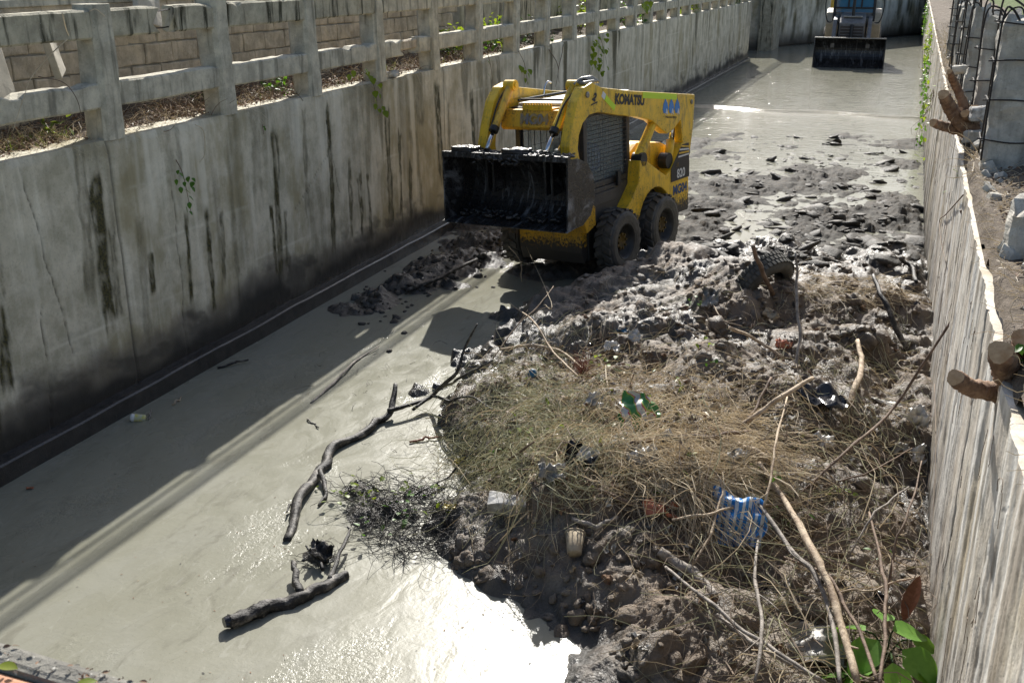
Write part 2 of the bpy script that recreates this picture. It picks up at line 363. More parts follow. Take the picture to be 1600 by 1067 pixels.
def box(x0, x1, y0, y1, z0, z1, bev=0.0, seg=2):
    bm = bmesh.new(); bmesh.ops.create_cube(bm, size=1.0)
    for v in bm.verts:
        v.co = Vector(((x0 + x1) / 2 + v.co.x * (x1 - x0), (y0 + y1) / 2 + v.co.y * (y1 - y0), (z0 + z1) / 2 + v.co.z * (z1 - z0)))
    if bev: bmesh.ops.bevel(bm, geom=bm.edges[:], offset=bev, segments=seg, affect='EDGES', profile=0.6)
    return bm_vf(bm)
def rbox(x0, x1, y0, y1, z0, z1, seed=0, cuts=4, amp=0.01, bev=0.02):
    """a worn block: bevelled, cut up and roughened"""
    bm = bmesh.new(); bmesh.ops.create_cube(bm, size=1.0)
    sx, sy, sz = x1 - x0, y1 - y0, z1 - z0
    for v in bm.verts: v.co = Vector((v.co.x * sx, v.co.y * sy, v.co.z * sz))
    if bev: bmesh.ops.bevel(bm, geom=bm.edges[:], offset=bev, segments=2, affect='EDGES', profile=0.6)
    if cuts:
        L = max(sx, sy, sz) / (cuts + 1)
        for _ in range(3):
            e = [x for x in bm.edges if x.calc_length() > L * 1.5]
            if not e: break
            bmesh.ops.subdivide_edges(bm, edges=e, cuts=1, use_grid_fill=True)
    V, F = bm_vf(bm); V = np.array(V)
    for k in range(3): V[:, k] += amp * fbm(V[:, (k + 1) % 3] * 9 + seed * 1.7, V[:, (k + 2) % 3] * 9 + V[:, k] * 5, 11 + k + seed, 3)
    V += np.array([(x0 + x1) / 2, (y0 + y1) / 2, (z0 + z1) / 2]); return V, F
def prism(pts, y0, y1, bev=0.0):
    """outline in x,z pushed from y0 to y1"""
    bm = bmesh.new(); vs = [bm.verts.new((x, y0, z)) for x, z in pts]; f = bm.faces.new(vs)
    r = bmesh.ops.extrude_face_region(bm, geom=[f]); ve = [e for e in r['geom'] if isinstance(e, bmesh.types.BMVert)]
    for v in ve: v.co.y = y1
    bmesh.ops.recalc_face_normals(bm, faces=bm.faces[:])
    if bev: bmesh.ops.bevel(bm, geom=bm.edges[:], offset=bev, segments=2, affect='EDGES', profile=0.6, clamp_overlap=True)
    bmesh.ops.triangulate(bm, faces=[f for f in bm.faces if len(f.verts) > 4])
    return bm_vf(bm)
def tube(P, rad, n=8, rough=0.0, seed=0, caps=True):
    P = np.asarray(P, float); m = len(P); rad = np.broadcast_to(np.asarray(rad, float), (m,))
    T = np.gradient(P, axis=0); T /= np.linalg.norm(T, axis=1)[:, None] + 1e-12
    a = np.array([0, 0, 1.0]) if abs(T[0][2]) < 0.9 else np.array([1.0, 0, 0])
    u = np.cross(T[0], a); u /= np.linalg.norm(u); V = np.zeros((m, n, 3)); th = np.arange(n) * 2 * math.pi / n
    for i in range(m):
        u = u - T[i] * (u @ T[i]); u /= np.linalg.norm(u); w = np.cross(T[i], u)
        rr = rad[i] * (1 + (rough * fbm(th * 2.2 + seed, np.full(n, i * 0.7 + seed * 3.1), seed, 2) if rough else 0))
        V[i] = P[i] + (np.cos(th) * rr)[:, None] * u + (np.sin(th) * rr)[:, None] * w
    i, j = np.meshgrid(np.arange(m - 1), np.arange(n), indexing='ij'); j2 = (j + 1) % n
    F = np.stack([i * n + j, i * n + j2, (i + 1) * n + j2, (i + 1) * n + j], -1).reshape(-1, 4)
    V = V.reshape(-1, 3); F = [list(f) for f in F]
    if caps: F.append(list(range(n))[::-1]); F.append(list(range((m - 1) * n, m * n)))
    return V, F
def lathe(prof, n=32, axis='y', c=(0, 0, 0)):
    """profile [(r, a)] turned round an axis"""
    prof = np.array(prof, float); m = len(prof); th = np.arange(n) * 2 * math.pi / n
    V = np.zeros((m, n, 3)); r = prof[:, 0][:, None]; a = np.repeat(prof[:, 1][:, None], n, 1)
    cs, sn = r * np.cos(th), r * np.sin(th)
    if axis == 'y': V[..., 0] = cs; V[..., 1] = a; V[..., 2] = sn
    elif axis == 'z': V[..., 0] = cs; V[..., 1] = sn; V[..., 2] = a
    else: V[..., 0] = a; V[..., 1] = cs; V[..., 2] = sn
    i, j = np.meshgrid(np.arange(m - 1), np.arange(n), indexing='ij'); j2 = (j + 1) % n
    F = np.stack([i * n + j, i * n + j2, (i + 1) * n + j2, (i + 1) * n + j], -1).reshape(-1, 4)
    return V.reshape(-1, 3) + np.array(c), F
def grid(nx, ny):
    i, j = np.meshgrid(np.arange(nx - 1), np.arange(ny - 1), indexing='ij')
    return np.stack([i * ny + j, (i + 1) * ny + j, (i + 1) * ny + j + 1, i * ny + j + 1], -1).reshape(-1, 4)
def bez(p, n=10):
    """smooth curve through points (Catmull-Rom)"""
    p = np.asarray(p, float)
    if len(p) == 2: p = np.array([p[0], p[0] * .67 + p[1] * .33, p[0] * .33 + p[1] * .67, p[1]])
    q = np.vstack([2 * p[0] - p[1], p, 2 * p[-1] - p[-2]]); out = []
    for i in range(len(p) - 1):
        a, b_, c, d = q[i:i + 4]
        for t in np.linspace(0, 1, n, endpoint=False):
            out.append(0.5 * (2 * b_ + (c - a) * t + (2 * a - 5 * b_ + 4 * c - d) * t * t + (3 * b_ - a - 3 * c + d) * t ** 3))
    out.append(p[-1]); return np.array(out)
def addattr(o, name, arr):
    a = o.data.attributes.new(name, 'FLOAT', 'POINT'); a.data.foreach_set('value', np.ascontiguousarray(arr, dtype=np.float32).ravel())
def text_mesh(s, size, weight=0.0, shear=0.0):
    cu = bpy.data.curves.new('lettering', 'FONT'); cu.body = s; cu.size = size; cu.offset = weight; cu.shear = shear; cu.align_x = 'CENTER'; cu.align_y = 'CENTER'; cu.resolution_u = 3
    t = bpy.data.objects.new('tmp', cu); COL.objects.link(t); bpy.context.view_layer.update()
    dg = bpy.context.evaluated_depsgraph_get(); me = bpy.data.meshes.new_from_object(t.evaluated_get(dg))
    V = np.array([v.co[:] for v in me.vertices]); F = [list(p.vertices) for p in me.polygons]
    bpy.data.objects.remove(t); bpy.data.curves.remove(cu); bpy.data.meshes.remove(me); return V, F

# ================================================================== THE SETTING
WL, WR = -6.0, 0.48          # faces of the two canal walls
TL, TR = 2.27, 2.10          # their tops
LEND = 43.0                  # far corner of the left wall
# ------------------------------------------------------------------ mud bed and heap as one height field
ys = [3.0]
while ys[-1] < 29.0: ys.append(ys[-1] + 0.0125 * max(1.0, ys[-1] / 7.0) ** 1.55)
ys = np.array(ys); xs = np.linspace(-5.9, WR + 0.02, 440)
GX, GY = np.meshgrid(xs, ys, indexing='ij')
outline = [(1500, 418), (1300, 425), (1200, 425), (1130, 428), (1050, 442), (985, 462), (905, 484), (845, 500), (790, 520), (745, 575), (715, 640), (708, 700), (690, 760), (655, 810), (648, 850), (690, 905), (760, 955), (840, 1000), (900, 1075), (940, 1190), (1000, 1400), (1700, 1500)]
poly = np.array([gz(x, y, 0.0)[:2] for x, y in outline]); poly[-1] = (1.2, 2.0); poly[0][0] = 1.2
def poly_sd(X, Y, P):
    d = np.full(X.shape, 1e9); ins = np.zeros(X.shape, bool)
    for i in range(len(P)):
        a, b_ = P[i], P[(i + 1) % len(P)]; e = b_ - a; wx, wy = X - a[0], Y - a[1]
        t = np.clip((wx * e[0] + wy * e[1]) / (e @ e), 0, 1); d = np.minimum(d, np.hypot(wx - e[0] * t, wy - e[1] * t))
        c = ((a[1] <= Y) & (b_[1] > Y)) | ((b_[1] <= Y) & (a[1] > Y))
        with np.errstate(divide='ignore', invalid='ignore'):
            xi = a[0] + (Y - a[1]) / (b_[1] - a[1] + 1e-12) * e[0]
        ins ^= c & (X < xi)
    return np.where(ins, d, -d)
wob = fbm(GX * 1.4, GY * 1.4, 5, 3) * 0.28 + fbm(GX * 5, GY * 5, 6, 2) * 0.08
SD = poly_sd(GX, GY, poly) + wob
ctrl = [(1050, 440, .55), (1150, 425, .74), (1250, 440, .58), (1330, 430, .50), (1420, 440, .34), (900, 500, .42), (830, 560, .28), (1000, 500, .56), (1000, 620, .50), (1120, 560, .66), (1200, 620, .60), (1320, 560, .58), (1400, 620, .36), (800, 640, .34), (850, 700, .46), (760, 720, .26), (1000, 700, .52), (1100, 740, .52), (1250, 740, .48), (1330, 800, .34), (1420, 760, .20), (730, 810, .30), (800, 820, .34), (900, 830, .40), (1000, 870, .42), (1080, 930, .36), (960, 960, .24), (860, 900, .22), (1200, 880, .26), (1320, 900, .14), (1420, 900, .06), (1120, 1040, .26), (1250, 1030, .12), (1380, 1040, .10), (1000, 1050, .22)]
num = 0; den = 0
for px, py, z in ctrl:
    c = gz(px, py, z); w = 1.0 / (((GX - c[0]) ** 2 + (GY - c[1]) ** 2) + 0.03) ** 1.6; num = num + w * z; den = den + w
hloc = num / den
ramp_w = 0.50
ramp_w = 0.5 + 0.45 * sstep(7.5, 5.0, GY)
heap = np.clip((SD + .02) / ramp_w, 0, 1); heap = heap * (1.6 - .6 * heap)
H = -0.035 + heap * (hloc + 0.03)
# the wet flat behind the heap and round the machine
flat = sstep(11.2, 13.4, GY + 0.25 * (GX + 3)) * (1 - sstep(23.0, 28.0, GY))
fl = fbm(GX * 1.15, GY * 0.8, 21, 4) * 0.075 + fbm(GX * 4, GY * 3.2, 22, 3) * 0.045
right = sstep(-3.5, -0.5, GX)
H = np.maximum(H, -0.05 + flat * (0.036 + 1.25 * fl + 0.016 * right - 0.012 * sstep(17, 26, GY)))
def raise_at(px, py, z, rx, ry, a=0.0, nz=0.6, seed=0):
    global H
    c = gz(px, py, z * 0.5); dx, dy = GX - c[0], GY - c[1]; u = dx * math.cos(a) + dy * math.sin(a); v = -dx * math.sin(a) + dy * math.cos(a)
    k = np.exp(-((u / rx) ** 2 + (v / ry) ** 2))
    H = np.maximum(H, -0.05 + (z + 0.05) * k * (1 + nz * fbm(GX * 5, GY * 5, 40 + seed, 3)))
for i, (px, py, z, rx, ry, a) in enumerate([(930, 400, .06, .9, .8, 0), (1050, 385, .05, .8, .6, 0), (760, 375, .17, .55, .5, 0), (690, 412, .14, .38, .55, .2), (735, 400, .14, .5, .3, 0), (640, 438, .12, .3, .45, .2), (590, 462, .11, .25, .35, .2), (548, 478, .08, .25, .25, 0), (860, 420, .08, .5, .4, 0), (700, 440, .08, .3, .2, 0), (880, 470, .10, .5, .4, 0),
     (800, 490, .08, .25, .2, 0), (735, 555, .10, .16, .2, 0), (655, 608, .06, .1, .12, 0), (720, 620, .10, .15, .2, 0), (760, 560, .12, .3, .3, 0), (690, 600, .05, .1, .1, 0), (740, 600, .08, .15, .12, 0), (600, 790, .05, .28, .35, .3), (665, 760, .05, .15, .2, 0), (560, 760, .03, .15, .15, 0), (500, 862, .05, .14, .10, 0), (1430, 410, .16, .3, .6, 0), (1400, 470, .2, .4, .5, 0), (1410, 330, .10, .4, 1.2, 0), (1150, 290, .08, .8, .8, 0), (1090, 320, .09, .6, .6, 0), (1300, 340, .07, .9, .8, 0)]):
    raise_at(px, py, z, rx, ry, a, 0.7, i)
# plough the heap: clods of three sizes, each a rounded lump pushed out of the surface
def clods(n, rmin, rmax, hk, where, seed):
    r_ = np.random.default_rng(seed); done = 0; H0 = H.copy()
    while done < n:
        x = r_.uniform(xs[0], xs[-1]); y = 3.0 + 13.5 * r_.random() ** 1.4 if r_.random() < 0.66 else r_.uniform(12, 26)
        ix = np.searchsorted(xs, x); iy = np.searchsorted(ys, y)
        if ix < 1 or iy < 1 or ix >= len(xs) - 1 or iy >= len(ys) - 1: continue
        k = where(ix, iy)
        done += 1
        if r_.random() > k: continue
        r = rmin * (rmax / rmin) ** r_.random() * (0.6 + 0.4 * k); ax = r_.uniform(0.7, 1.4); an = r_.uniform(0, 3.14)
        R2 = r * 1.5; x0, x1 = np.searchsorted(xs, x - R2), np.searchsorted(xs, x + R2); y0, y1 = np.searchsorted(ys, y - R2), np.searchsorted(ys, y + R2)
        if x1 - x0 < 2 or y1 - y0 < 2: continue
        dx = GX[x0:x1, y0:y1] - x; dy = GY[x0:x1, y0:y1] - y
        u = (dx * math.cos(an) + dy * math.sin(an)) / (r * ax); v = (-dx * math.sin(an) + dy * math.cos(an)) / (r / ax)
        pw = r_.uniform(1.6, 3.0)
        q = 1 - (np.abs(u) ** pw + np.abs(v) ** pw)
        if r_.random() < 0.72:
            k_ = r_.integers(4, 7); th = r_.uniform(0, 6.28) + np.arange(k_) * 6.283 / k_ + r_.normal(0, .35, k_); sl = r_.uniform(.7, 1.9, k_); ln = r_.uniform(-.45, .45, 2)
            gq = np.max(np.stack([(u * math.cos(a_) + v * math.sin(a_)) * s_ for a_, s_ in zip(th, sl)]), 0)
            q = 1 - gq; cap = H0[ix, iy] + r * hk * np.minimum(q * 1.15, r_.uniform(.5, .95)) - r * .25 + (ln[0] * u + ln[1] * v) * r * .8
        else: cap = H0[ix, iy] + r * hk * (np.sqrt(np.clip(q, 0, 1)) * r_.uniform(0.6, 1.3)) - r * 0.3 + r_.uniform(-0.6, 0.6) * u * r * 0.5
        sub = H[x0:x1, y0:y1]; np.copyto(sub, np.where(q > 0, np.maximum(sub, cap), sub))
PATCH = fbm(GX * 1.1, GY * 1.1, 36, 3)
def w_heap(i, j): return float(np.clip(heap[i, j] * 1.0, 0, 1))
def w_any(i, j):
    if heap[i, j] > 0.2: return float(np.clip(.55 + 1.3 * PATCH[i, j], .08, 1))
    return 0.95 if H[i, j] > 0.03 else (0.55 if H[i, j] > 0.0 else 0.015)
H += heap * (0.20 * fbm(GX * 1.7, GY * 1.7, 31, 4) + 0.055 * fbm(GX * 7, GY * 7, 32, 3))
frontm = heap * sstep(6.7, 5.7, GY) * sstep(0.0, -1.2, GX)
H += frontm * (0.13 * (0.30 - np.abs(fbm(GX * 3.2, GY * 3.2, 37, 4))) + 0.07 * (0.3 - np.abs(fbm(GX * 8 + 4, GY * 8, 38, 4))) + 0.03 * fbm(GX * 17, GY * 17, 39, 3))
clods(650, 0.08, 0.26, 0.7, w_heap, 1)
clods(4200, 0.028, 0.085, 0.9, w_any, 2)
clods(26000, 0.010, 0.032, 1.1, w_any, 3)
rug = sstep(0.0, 0.08, H)
H += rug * (0.020 * (0.45 - np.abs(fbm(GX * 9, GY * 9, 33, 4))) + 0.009 * fbm(GX * 40, GY * 40, 34, 2))
wallside = sstep(WR - 0.10, WR, GX); H -= wallside * 0.03
# trench of shade beside the wall where the plants grow
fy = np.clip((GX - xs[0]) / (xs[1] - xs[0]), 0, 1)
Hl = H.tolist(); ysl = ys.tolist(); xs0 = float(xs[0]); xsk = 1.0 / float(xs[1] - xs[0]); NX1 = len(xs) - 1; NY1 = len(ys) - 1
def surf(x, y):
    i = min(max(int((x - xs0) * xsk + .5), 0), NX1); j = min(bisect.bisect(ysl, y), NY1)
    return max(Hl[i][j], 0.0)
def hit(px, py, dz=0.0):
    """where the sight line through a photo point meets the mud or the water"""
    d0, d1, d2 = (float(v) for v in ray(px, py)); t = (1.5 - CH) / d2; tl = t
    def below(t):
        z = CH + d2 * t; return z <= 0 or z <= surf(d0 * t, d1 * t) + dz
    while not below(t): tl = t; t += 0.05
    for _ in range(5):
        m_ = (t + tl) / 2
        if below(m_): t = m_
        else: tl = m_
    return np.array([d0 * t, d1 * t, max(CH + d2 * t, 0.0)])
dry_lit = heap * sstep(0.02, 0.2, H) * (0.55 + 0.75 * fbm(GX * 1.6, GY * 1.6, 51, 4))
dry_lit = np.maximum(dry_lit, heap * sstep(6.6, 5.6, GY) * sstep(0.03, .10, H) * (1.15 + .6 * fbm(GX * 3, GY * 3, 56, 3)))  # front bank: grey clay, its colour lightened to look sunlit
dry_lit = np.clip(dry_lit, 0, 1) * (1 - 0.55 * sstep(10.8, 12.6, GY) )
mb = MB(); mb.add(np.stack([GX, GY, H], -1).reshape(-1, 3), grid(len(xs), len(ys)))
mud = mb.build('mud_bed', 'mud', smooth=True); tag(mud, 'churned wet mud heap and flats filling the canal floor', 'mud', kind='structure'); addattr(mud, 'dry', dry_lit); addattr(mud, 'flat', np.clip(1 - heap * 2, 0, 1) * sstep(12, 14, GY)); addattr(mud, 'silt', (1 - heap) * (1 - sstep(0.006, 0.03, H + 0.014 * fbm(GX * 6, GY * 6, 55, 2))) * sstep(11, 13.5, GY))
# ------------------------------------------------------------------ water
wx = np.linspace(-6.1, 0.7, 60); wy = np.concatenate([np.linspace(-12, 24, 80), np.linspace(24.2, 31, 120), np.linspace(31.5, 75, 60)])
AX, AY = np.meshgrid(wx, wy, indexing='ij')
lip = 28.1 + 0.25 * fbm(AX * 0.6, AX * 0 + 1, 3, 2) - 0.04 * AX
AZ = 0.055 * sstep(-0.25, 0.12, AY - lip) + 0.02 * np.exp(-((AY - lip - 0.05) / 0.12) ** 2)
mb = MB(); mb.add(np.stack([AX, AY, AZ], -1).reshape(-1, 3), grid(len(wx), len(wy)))
far_w = np.array([[-60, 43.2, .05], [-6.1, 43.2, .05], [-6.1, 75, .05], [-60, 75, .05], [0.7, 55, .05], [60, 55, .05], [60, 75, .05], [0.7, 75, .05]])
mb.add(far_w, [[0, 1, 2, 3], [4, 5, 6, 7]])
tag(mb.build('water', 'water', smooth=True), 'murky grey green water standing in the canal', 'water', kind='structure')

# ------------------------------------------------------------------ left canal wall
def wall_grid(name, X, y0, y1, z1, nz, matn, thick, side, label, fn, y_fine=14.0, dy=0.016):
    yy = [y0]
    while yy[-1] < y1: yy.append(min(y1, yy[-1] + dy * max(1.0, yy[-1] / y_fine) ** 1.6))
    yy = np.array(yy); zz = np.linspace(-0.35, z1, nz)
    Yg, Zg = np.meshgrid(yy, zz, indexing='ij'); D, A = fn(Yg, Zg)
    V = np.stack([X + side * D, Yg, Zg], -1).reshape(-1, 3)
    mb = MB(); F = grid(len(yy), nz); mb.add(V, F if side < 0 else F[:, ::-1])
    # top and back close the wall
    n = len(yy); top = np.stack([V.reshape(n, nz, 3)[:, -1, 0], yy, np.full(n, z1) + 0.0], -1); back = top.copy(); back[:, 0] = X - side * thick; low = back.copy(); low[:, 2] = -0.35
    S = np.concatenate([top, back, low]); i = np.arange(n - 1)
    Q = np.concatenate([np.stack([i, i + 1, n + i + 1, n + i], -1), np.stack([n + i, n + i + 1, 2 * n + i + 1, 2 * n + i], -1)]); mb.add(S, Q)
    mb.add([(X, y1, -.35), (X, y1, z1), (X - side * thick, y1, z1), (X - side * thick, y1, -.35)], [[0, 1, 2, 3]])
    mb.add([(X, y0, -.35), (X, y0, z1), (X - side * thick, y0, z1), (X - side * thick, y0, -.35)], [[0, 1, 2, 3]])
    o = mb.build(name, matn, smooth=True); tag(o, label, 'wall')
    me = o.data
    ang = np.zeros(len(me.polygons), bool); ang[:len(F)] = True; me.polygons.foreach_set('use_smooth', ang)
    for k, a in A.items():
        full = np.zeros(len(me.vertices)); full[:V.shape[0]] = np.clip(a, 0, 1).ravel(); addattr(o, k, full)
    return o
STREAK = [(148, 275, 172, 505, 24, 1), (172, 350, 188, 500, 14, .8), (236, 395, 240, 462, 9, .9), (290, 330, 300, 470, 9, .9), (322, 325, 335, 485, 11, 1), (345, 330, 350, 450, 8, .7), (-4, 450, 12, 610, 20, 1), (-20, 560, -5, 690, 24, .8), (428, 200, 440, 432, 14, .9), (424, 320, 432, 425, 8, 1), (446, 330, 450, 420, 9, .7), (512, 160, 522, 391, 10, .85), (545, 250, 550, 372, 10, .75), (562, 268, 566, 366, 6, .9), (574, 270, 580, 366, 6, .8), (604, 165, 612, 352, 13, .95), (624, 200, 628, 340, 8, .8), (640, 248, 643, 346, 8, .8), (682, 130, 690, 286, 16, .95), (736, 140, 742, 236, 12, .9), (700, 160, 704, 260, 6, .5), (768, 120, 772, 190, 8, .6), (395, 150, 405, 330, 20, .4), (120, 260, 130, 330, 20, .35), (262, 200, 268, 290, 14, .35), (475, 170, 480, 330, 10, .5)]
_r = random.Random(5)
for _ in range(15):      # runs from the ledge and from weep holes
    x = _r.uniform(-20, 800); a_ = _r.random(); yt = 250 - .212 * x; yb = 750 - .565 * x
    y0_ = yt + (4 if a_ < .55 else _r.uniform(.1, .5) * (yb - yt)); L_ = _r.uniform(.15, .6) * (yb - yt); STREAK.append((x, y0_, x + L_ * .08, min(y0_ + L_, yb - 12), _r.choice([8, 12, 18, 28, 36]), _r.uniform(.3, .7)))
def left_fn(Y, Z):
    moss = np.zeros(Y.shape); pale = np.zeros(Y.shape)
    f61, f62, f63, f64, f65 = 0.035 * fbm(Y * 9, Z * 5, 61, 3), 0.12 * fbm(Y * 26, Z * 3, 62, 2), 0.05 * fbm(Y * 20, Z * 2, 63, 2), 0.5 + fbm(Y * 7, Z * 2, 64, 2), np.clip(1.05 + 0.9 * fbm(Y * 22, Z * 10, 65, 3), 0, 1.2)
    for x0, y0, x1, y1, w, k in STREAK:
        a = atX(x0, y0, WL); b_ = atX(x1, y1, WL); wd = w * 0.5 * (np.linalg.norm(a - CP) / FPX) * 1.35
        t = (Z - b_[2]) / (a[2] - b_[2]); yc = b_[1] + (a[1] - b_[1]) * np.clip(t, 0, 1)
        d = (np.abs(Y - yc) + f61) / wd
        e = sstep(-0.06, 0.10, t + f62) * (1 - sstep(0.94, 1.04, t + f63))
        body = 1 - sstep(0.55, 1.15, d)
        hollow = np.exp(-((d) / 0.4) ** 2) * (0.75 if w > 12 else 0.15) * f64
        moss = np.maximum(moss, k * e * body * (1 - np.clip(hollow, 0, .8)) * f65)
    strk = fbm(Y * 4.5, Z * 0.35, 66, 4)
    far = sstep(14, 20, Y)
    moss = np.maximum(moss, sstep(0.12, 0.55, strk + 0.25 * (Z - 1.2) * (1 - 0.5 * far)) * (0.42 + 0.25 * far) * (0.5 + sstep(-.2, .4, fbm(Y * .7, Z * 0, 83, 2))) * sstep(0.5, 1.1, Z))
    pale = np.maximum(pale, 0.5 * sstep(0.1, 0.5, fbm(Y * 6, Z * 0.4, 67, 4)) * sstep(0.4, 1.0, Z))
    for zl, k in ((0.78, .5), (1.33, .5), (1.86, .35)):
        zz = zl + 0.02 * fbm(Y * 0.7, Y * 0, 68, 2)
        pale = np.maximum(pale, k * np.exp(-((Z - zz) / 0.011) ** 2) * sstep(-0.05, 0.3, fbm(Y * 1.1, Z * 0 + zl * 9, 69, 2)))
    lvl = 0.62 + 0.16 * fbm(Y * 0.9, Y * 0, 70, 4) - 0.25 * sstep(9, 14, Y)
    mudm = (1 - sstep(-0.12, 0.10, Z - lvl - 0.10 * fbm(Y * 5, Z * 5, 71, 3))) * 0.75
    smear = sstep(0.1, 0.45, fbm(Y * 3 + Z * 2, Z * 6, 72, 4)) * (1 - sstep(0.5, 0.9, Z))
    grime = np.maximum(0.93 * (1 - sstep(0.26, 0.52, Z + 0.2 * fbm(Y * 2.0, Z * 2, 73, 3))), smear * 0.55)
    wet = np.maximum(1 - sstep(0.12, 0.4, Z + 0.1 * fbm(Y * 2, Z * 2, 74, 2)), moss * 0.25)
    D = 0.006 * fbm(Y * 2, Z * 2, 75, 3) + 0.003 * fbm(Y * 20, Z * 20, 76, 2)
    joints = [atX(169, 230, WL)[1], 13.5, 20.2, 27.0, 33.5, 39.0]
    crk = np.zeros(Y.shape)
    for q in joints: crk = np.maximum(crk, np.exp(-((Y - q - 0.012 * fbm(Z * 3, Z * 0 + q, 77, 3)) / 0.010) ** 2))
    for (x0, y0, x1, y1), s in (((30, 262, 115, 550), 1), ((270, 300, 295, 560), 2), ((65, 480, 85, 680), 3), ((510, 190, 530, 300), 4), ((460, 330, 520, 230), 5)):
        a = atX(x0, y0, WL); b_ = atX(x1, y1, WL); t = (Z - b_[2]) / (a[2] - b_[2])
        yc = b_[1] + (a[1] - b_[1]) * t + 0.03 * fbm(Z * 4, Z * 0 + s * 5, 78, 3)
        crk = np.maximum(crk, 0.8 * np.exp(-((Y - yc) / 0.006) ** 2) * ((t > 0) & (t < 1)))
    D = D - 0.02 * crk; grime = np.maximum(grime, crk * 0.8)
    D = D - 0.01 * sstep(TL - 0.06, TL, Z) * (1 + fbm(Y * 6, Z, 79, 2))
    return D, dict(moss=moss, pale=pale * (1 - mudm), mud=mudm, grime=grime, wet=wet)
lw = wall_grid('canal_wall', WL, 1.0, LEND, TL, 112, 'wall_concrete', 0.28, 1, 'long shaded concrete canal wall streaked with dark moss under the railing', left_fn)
mb = MB(); yy = np.linspace(1.0, LEND, 400); pr_ = []
for y in yy:
    w = 0.11 + 0.012 * float(fbm(y * 1.5, 2.0, 81, 2)); z = 0.155 + 0.012 * float(fbm(y * 2.2, 5.0, 82, 3))
    pr_.append([(WL - .05, y, z + .02), (WL + w * .6, y, z + .006), (WL + w - .012, y, z), (WL + w, y, z - .014), (WL + w + .01, y, -.3)])
mb.add(np.array(pr_).reshape(-1, 3), grid(len(yy), 5)[:, ::-1])
simple('wet_concrete', (0.055, 0.05, 0.046), 0.25, 0.5, 7, bumpk=0.4)
mb.build('footing', 'wet_concrete', lw, smooth=False)

# ------------------------------------------------------------------ right canal wall
def right_fn(Y, Z):
    rib = fbm(Y * 5.5 + 0.15 * fbm(Z * 2, Y, 90, 2), Z * 0.12, 91, 4, 0.6)
    D = 0.016 * rib + 0.004 * fbm(Y * 30, Z * 3, 92, 2) + 0.003 * fbm(Y * 16, Z * 16, 93, 2)
    pale = 0.8 * sstep(0.0, 0.4, fbm(Y * 7, Z * 0.25, 94, 3))
    low = 1 - sstep(0.3, 1.3, Z + 0.4 * fbm(Y * 6, Z * 0.4, 95, 3))
    mudm = np.maximum(0.42 * sstep(0.1, 0.5, fbm(Y * 9, Z * 0.3, 96, 4)), 0.45 * low)
    spots = sstep(0.36, 0.5, fbm(Y * 20, Z * 6, 97, 3)) * (0.5 + 0.5 * low)
    q = 5.05 + 0.03 * fbm(Z * 3, Z * 0, 98, 2)
    crk = np.exp(-((Y - q) / 0.012) ** 2) * (Z > 0.9) + 0.8 * np.exp(-((Y - 11.3 - 0.05 * fbm(Z * 4, Z * 0, 99, 2)) / 0.02) ** 2)
    far = sstep(9, 15, Y)
    grime = np.clip(0.8 * (1 - sstep(0.05, 0.3, Z + 0.15 * fbm(Y * 3, Z, 100, 3))) + spots * 0.7 + crk + 0.5 * far * sstep(0.0, 0.4, fbm(Y * 8, Z * 0.5, 101, 3)), 0, 0.92)
    return D - 0.02 * crk, dict(moss=0.5 * far * sstep(0.1, 0.5, fbm(Y * 5, Z * 0.6, 102, 3)), pale=pale * (1 - far * .6), mud=mudm, grime=grime, wet=1 - sstep(0.05, 0.3, Z))
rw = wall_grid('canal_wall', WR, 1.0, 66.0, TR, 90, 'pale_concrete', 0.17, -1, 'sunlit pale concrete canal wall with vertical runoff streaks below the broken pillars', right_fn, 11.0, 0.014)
# ------------------------------------------------------------------ far bend
def far_wall(name, p, q, z1, label, seed):
    p = np.array(p, float); q = np.array(q, float); e = q - p; L = np.linalg.norm(e); e /= L; nrm = np.array([e[1], -e[0]])
    n = int(L / 0.12); u = np.linspace(0, L, n); zz = np.linspace(-0.3, z1, 24); U, Zg = np.meshgrid(u, zz, indexing='ij')
    D = 0.01 * fbm(U, Zg, seed, 3); V = np.stack([p[0] + e[0] * U + nrm[0] * D, p[1] + e[1] * U + nrm[1] * D, Zg], -1).reshape(-1, 3)
    mb = MB(); F = grid(n, 24); mb.add(V, F)
    a = V.reshape(n, 24, 3)[:, -1]; b_ = a.copy(); b_[:, :2] -= nrm * 0.35; i = np.arange(n - 1); c = b_.copy(); c[:, 2] = -.3
    mb.add(np.concatenate([a, b_, c]), np.concatenate([np.stack([i, n + i, n + i + 1, i + 1], -1), np.stack([n + i, 2 * n + i, 2 * n + i + 1, n + i + 1], -1)]))
    mb.add([a[0], b_[0], c[0], V[0]], [[0, 1, 2, 3]]); mb.add([a[-1], b_[-1], c[-1], V.reshape(n, 24, 3)[-1, 0]], [[0, 1, 2, 3]])
    o = mb.build(name, 'wall_concrete'); tag(o, label, 'wall'); sm = np.zeros(len(o.data.polygons), bool); sm[:len(F)] = True; o.data.polygons.foreach_set('use_smooth', sm)
    S = fbm(U * 2.6, Zg * 0.5, seed + 1, 4)
    att = dict(moss=0.8 * sstep(0.15, 0.5, S), pale=0.7 * sstep(0.05, 0.4, fbm(U * 4, Zg * .6, seed + 2, 3)), mud=0.6 * (1 - sstep(0.4, 0.9, Zg)), grime=0.9 * (1 - sstep(0.15, 0.5, Zg)) + 0 * U, wet=1 - sstep(0.1, 0.4, Zg))
    for k, v in att.items():
        full = np.zeros(len(o.data.vertices)); full[:V.shape[0]] = np.clip(v, 0, 1).ravel(); addattr(o, k, full)
    return o
far_wall('canal_wall', (-9.5, 47.6), (-6.35, 48.4), 3.3, 'dim concrete wall panel set back beyond the end of the railing wall', 110)
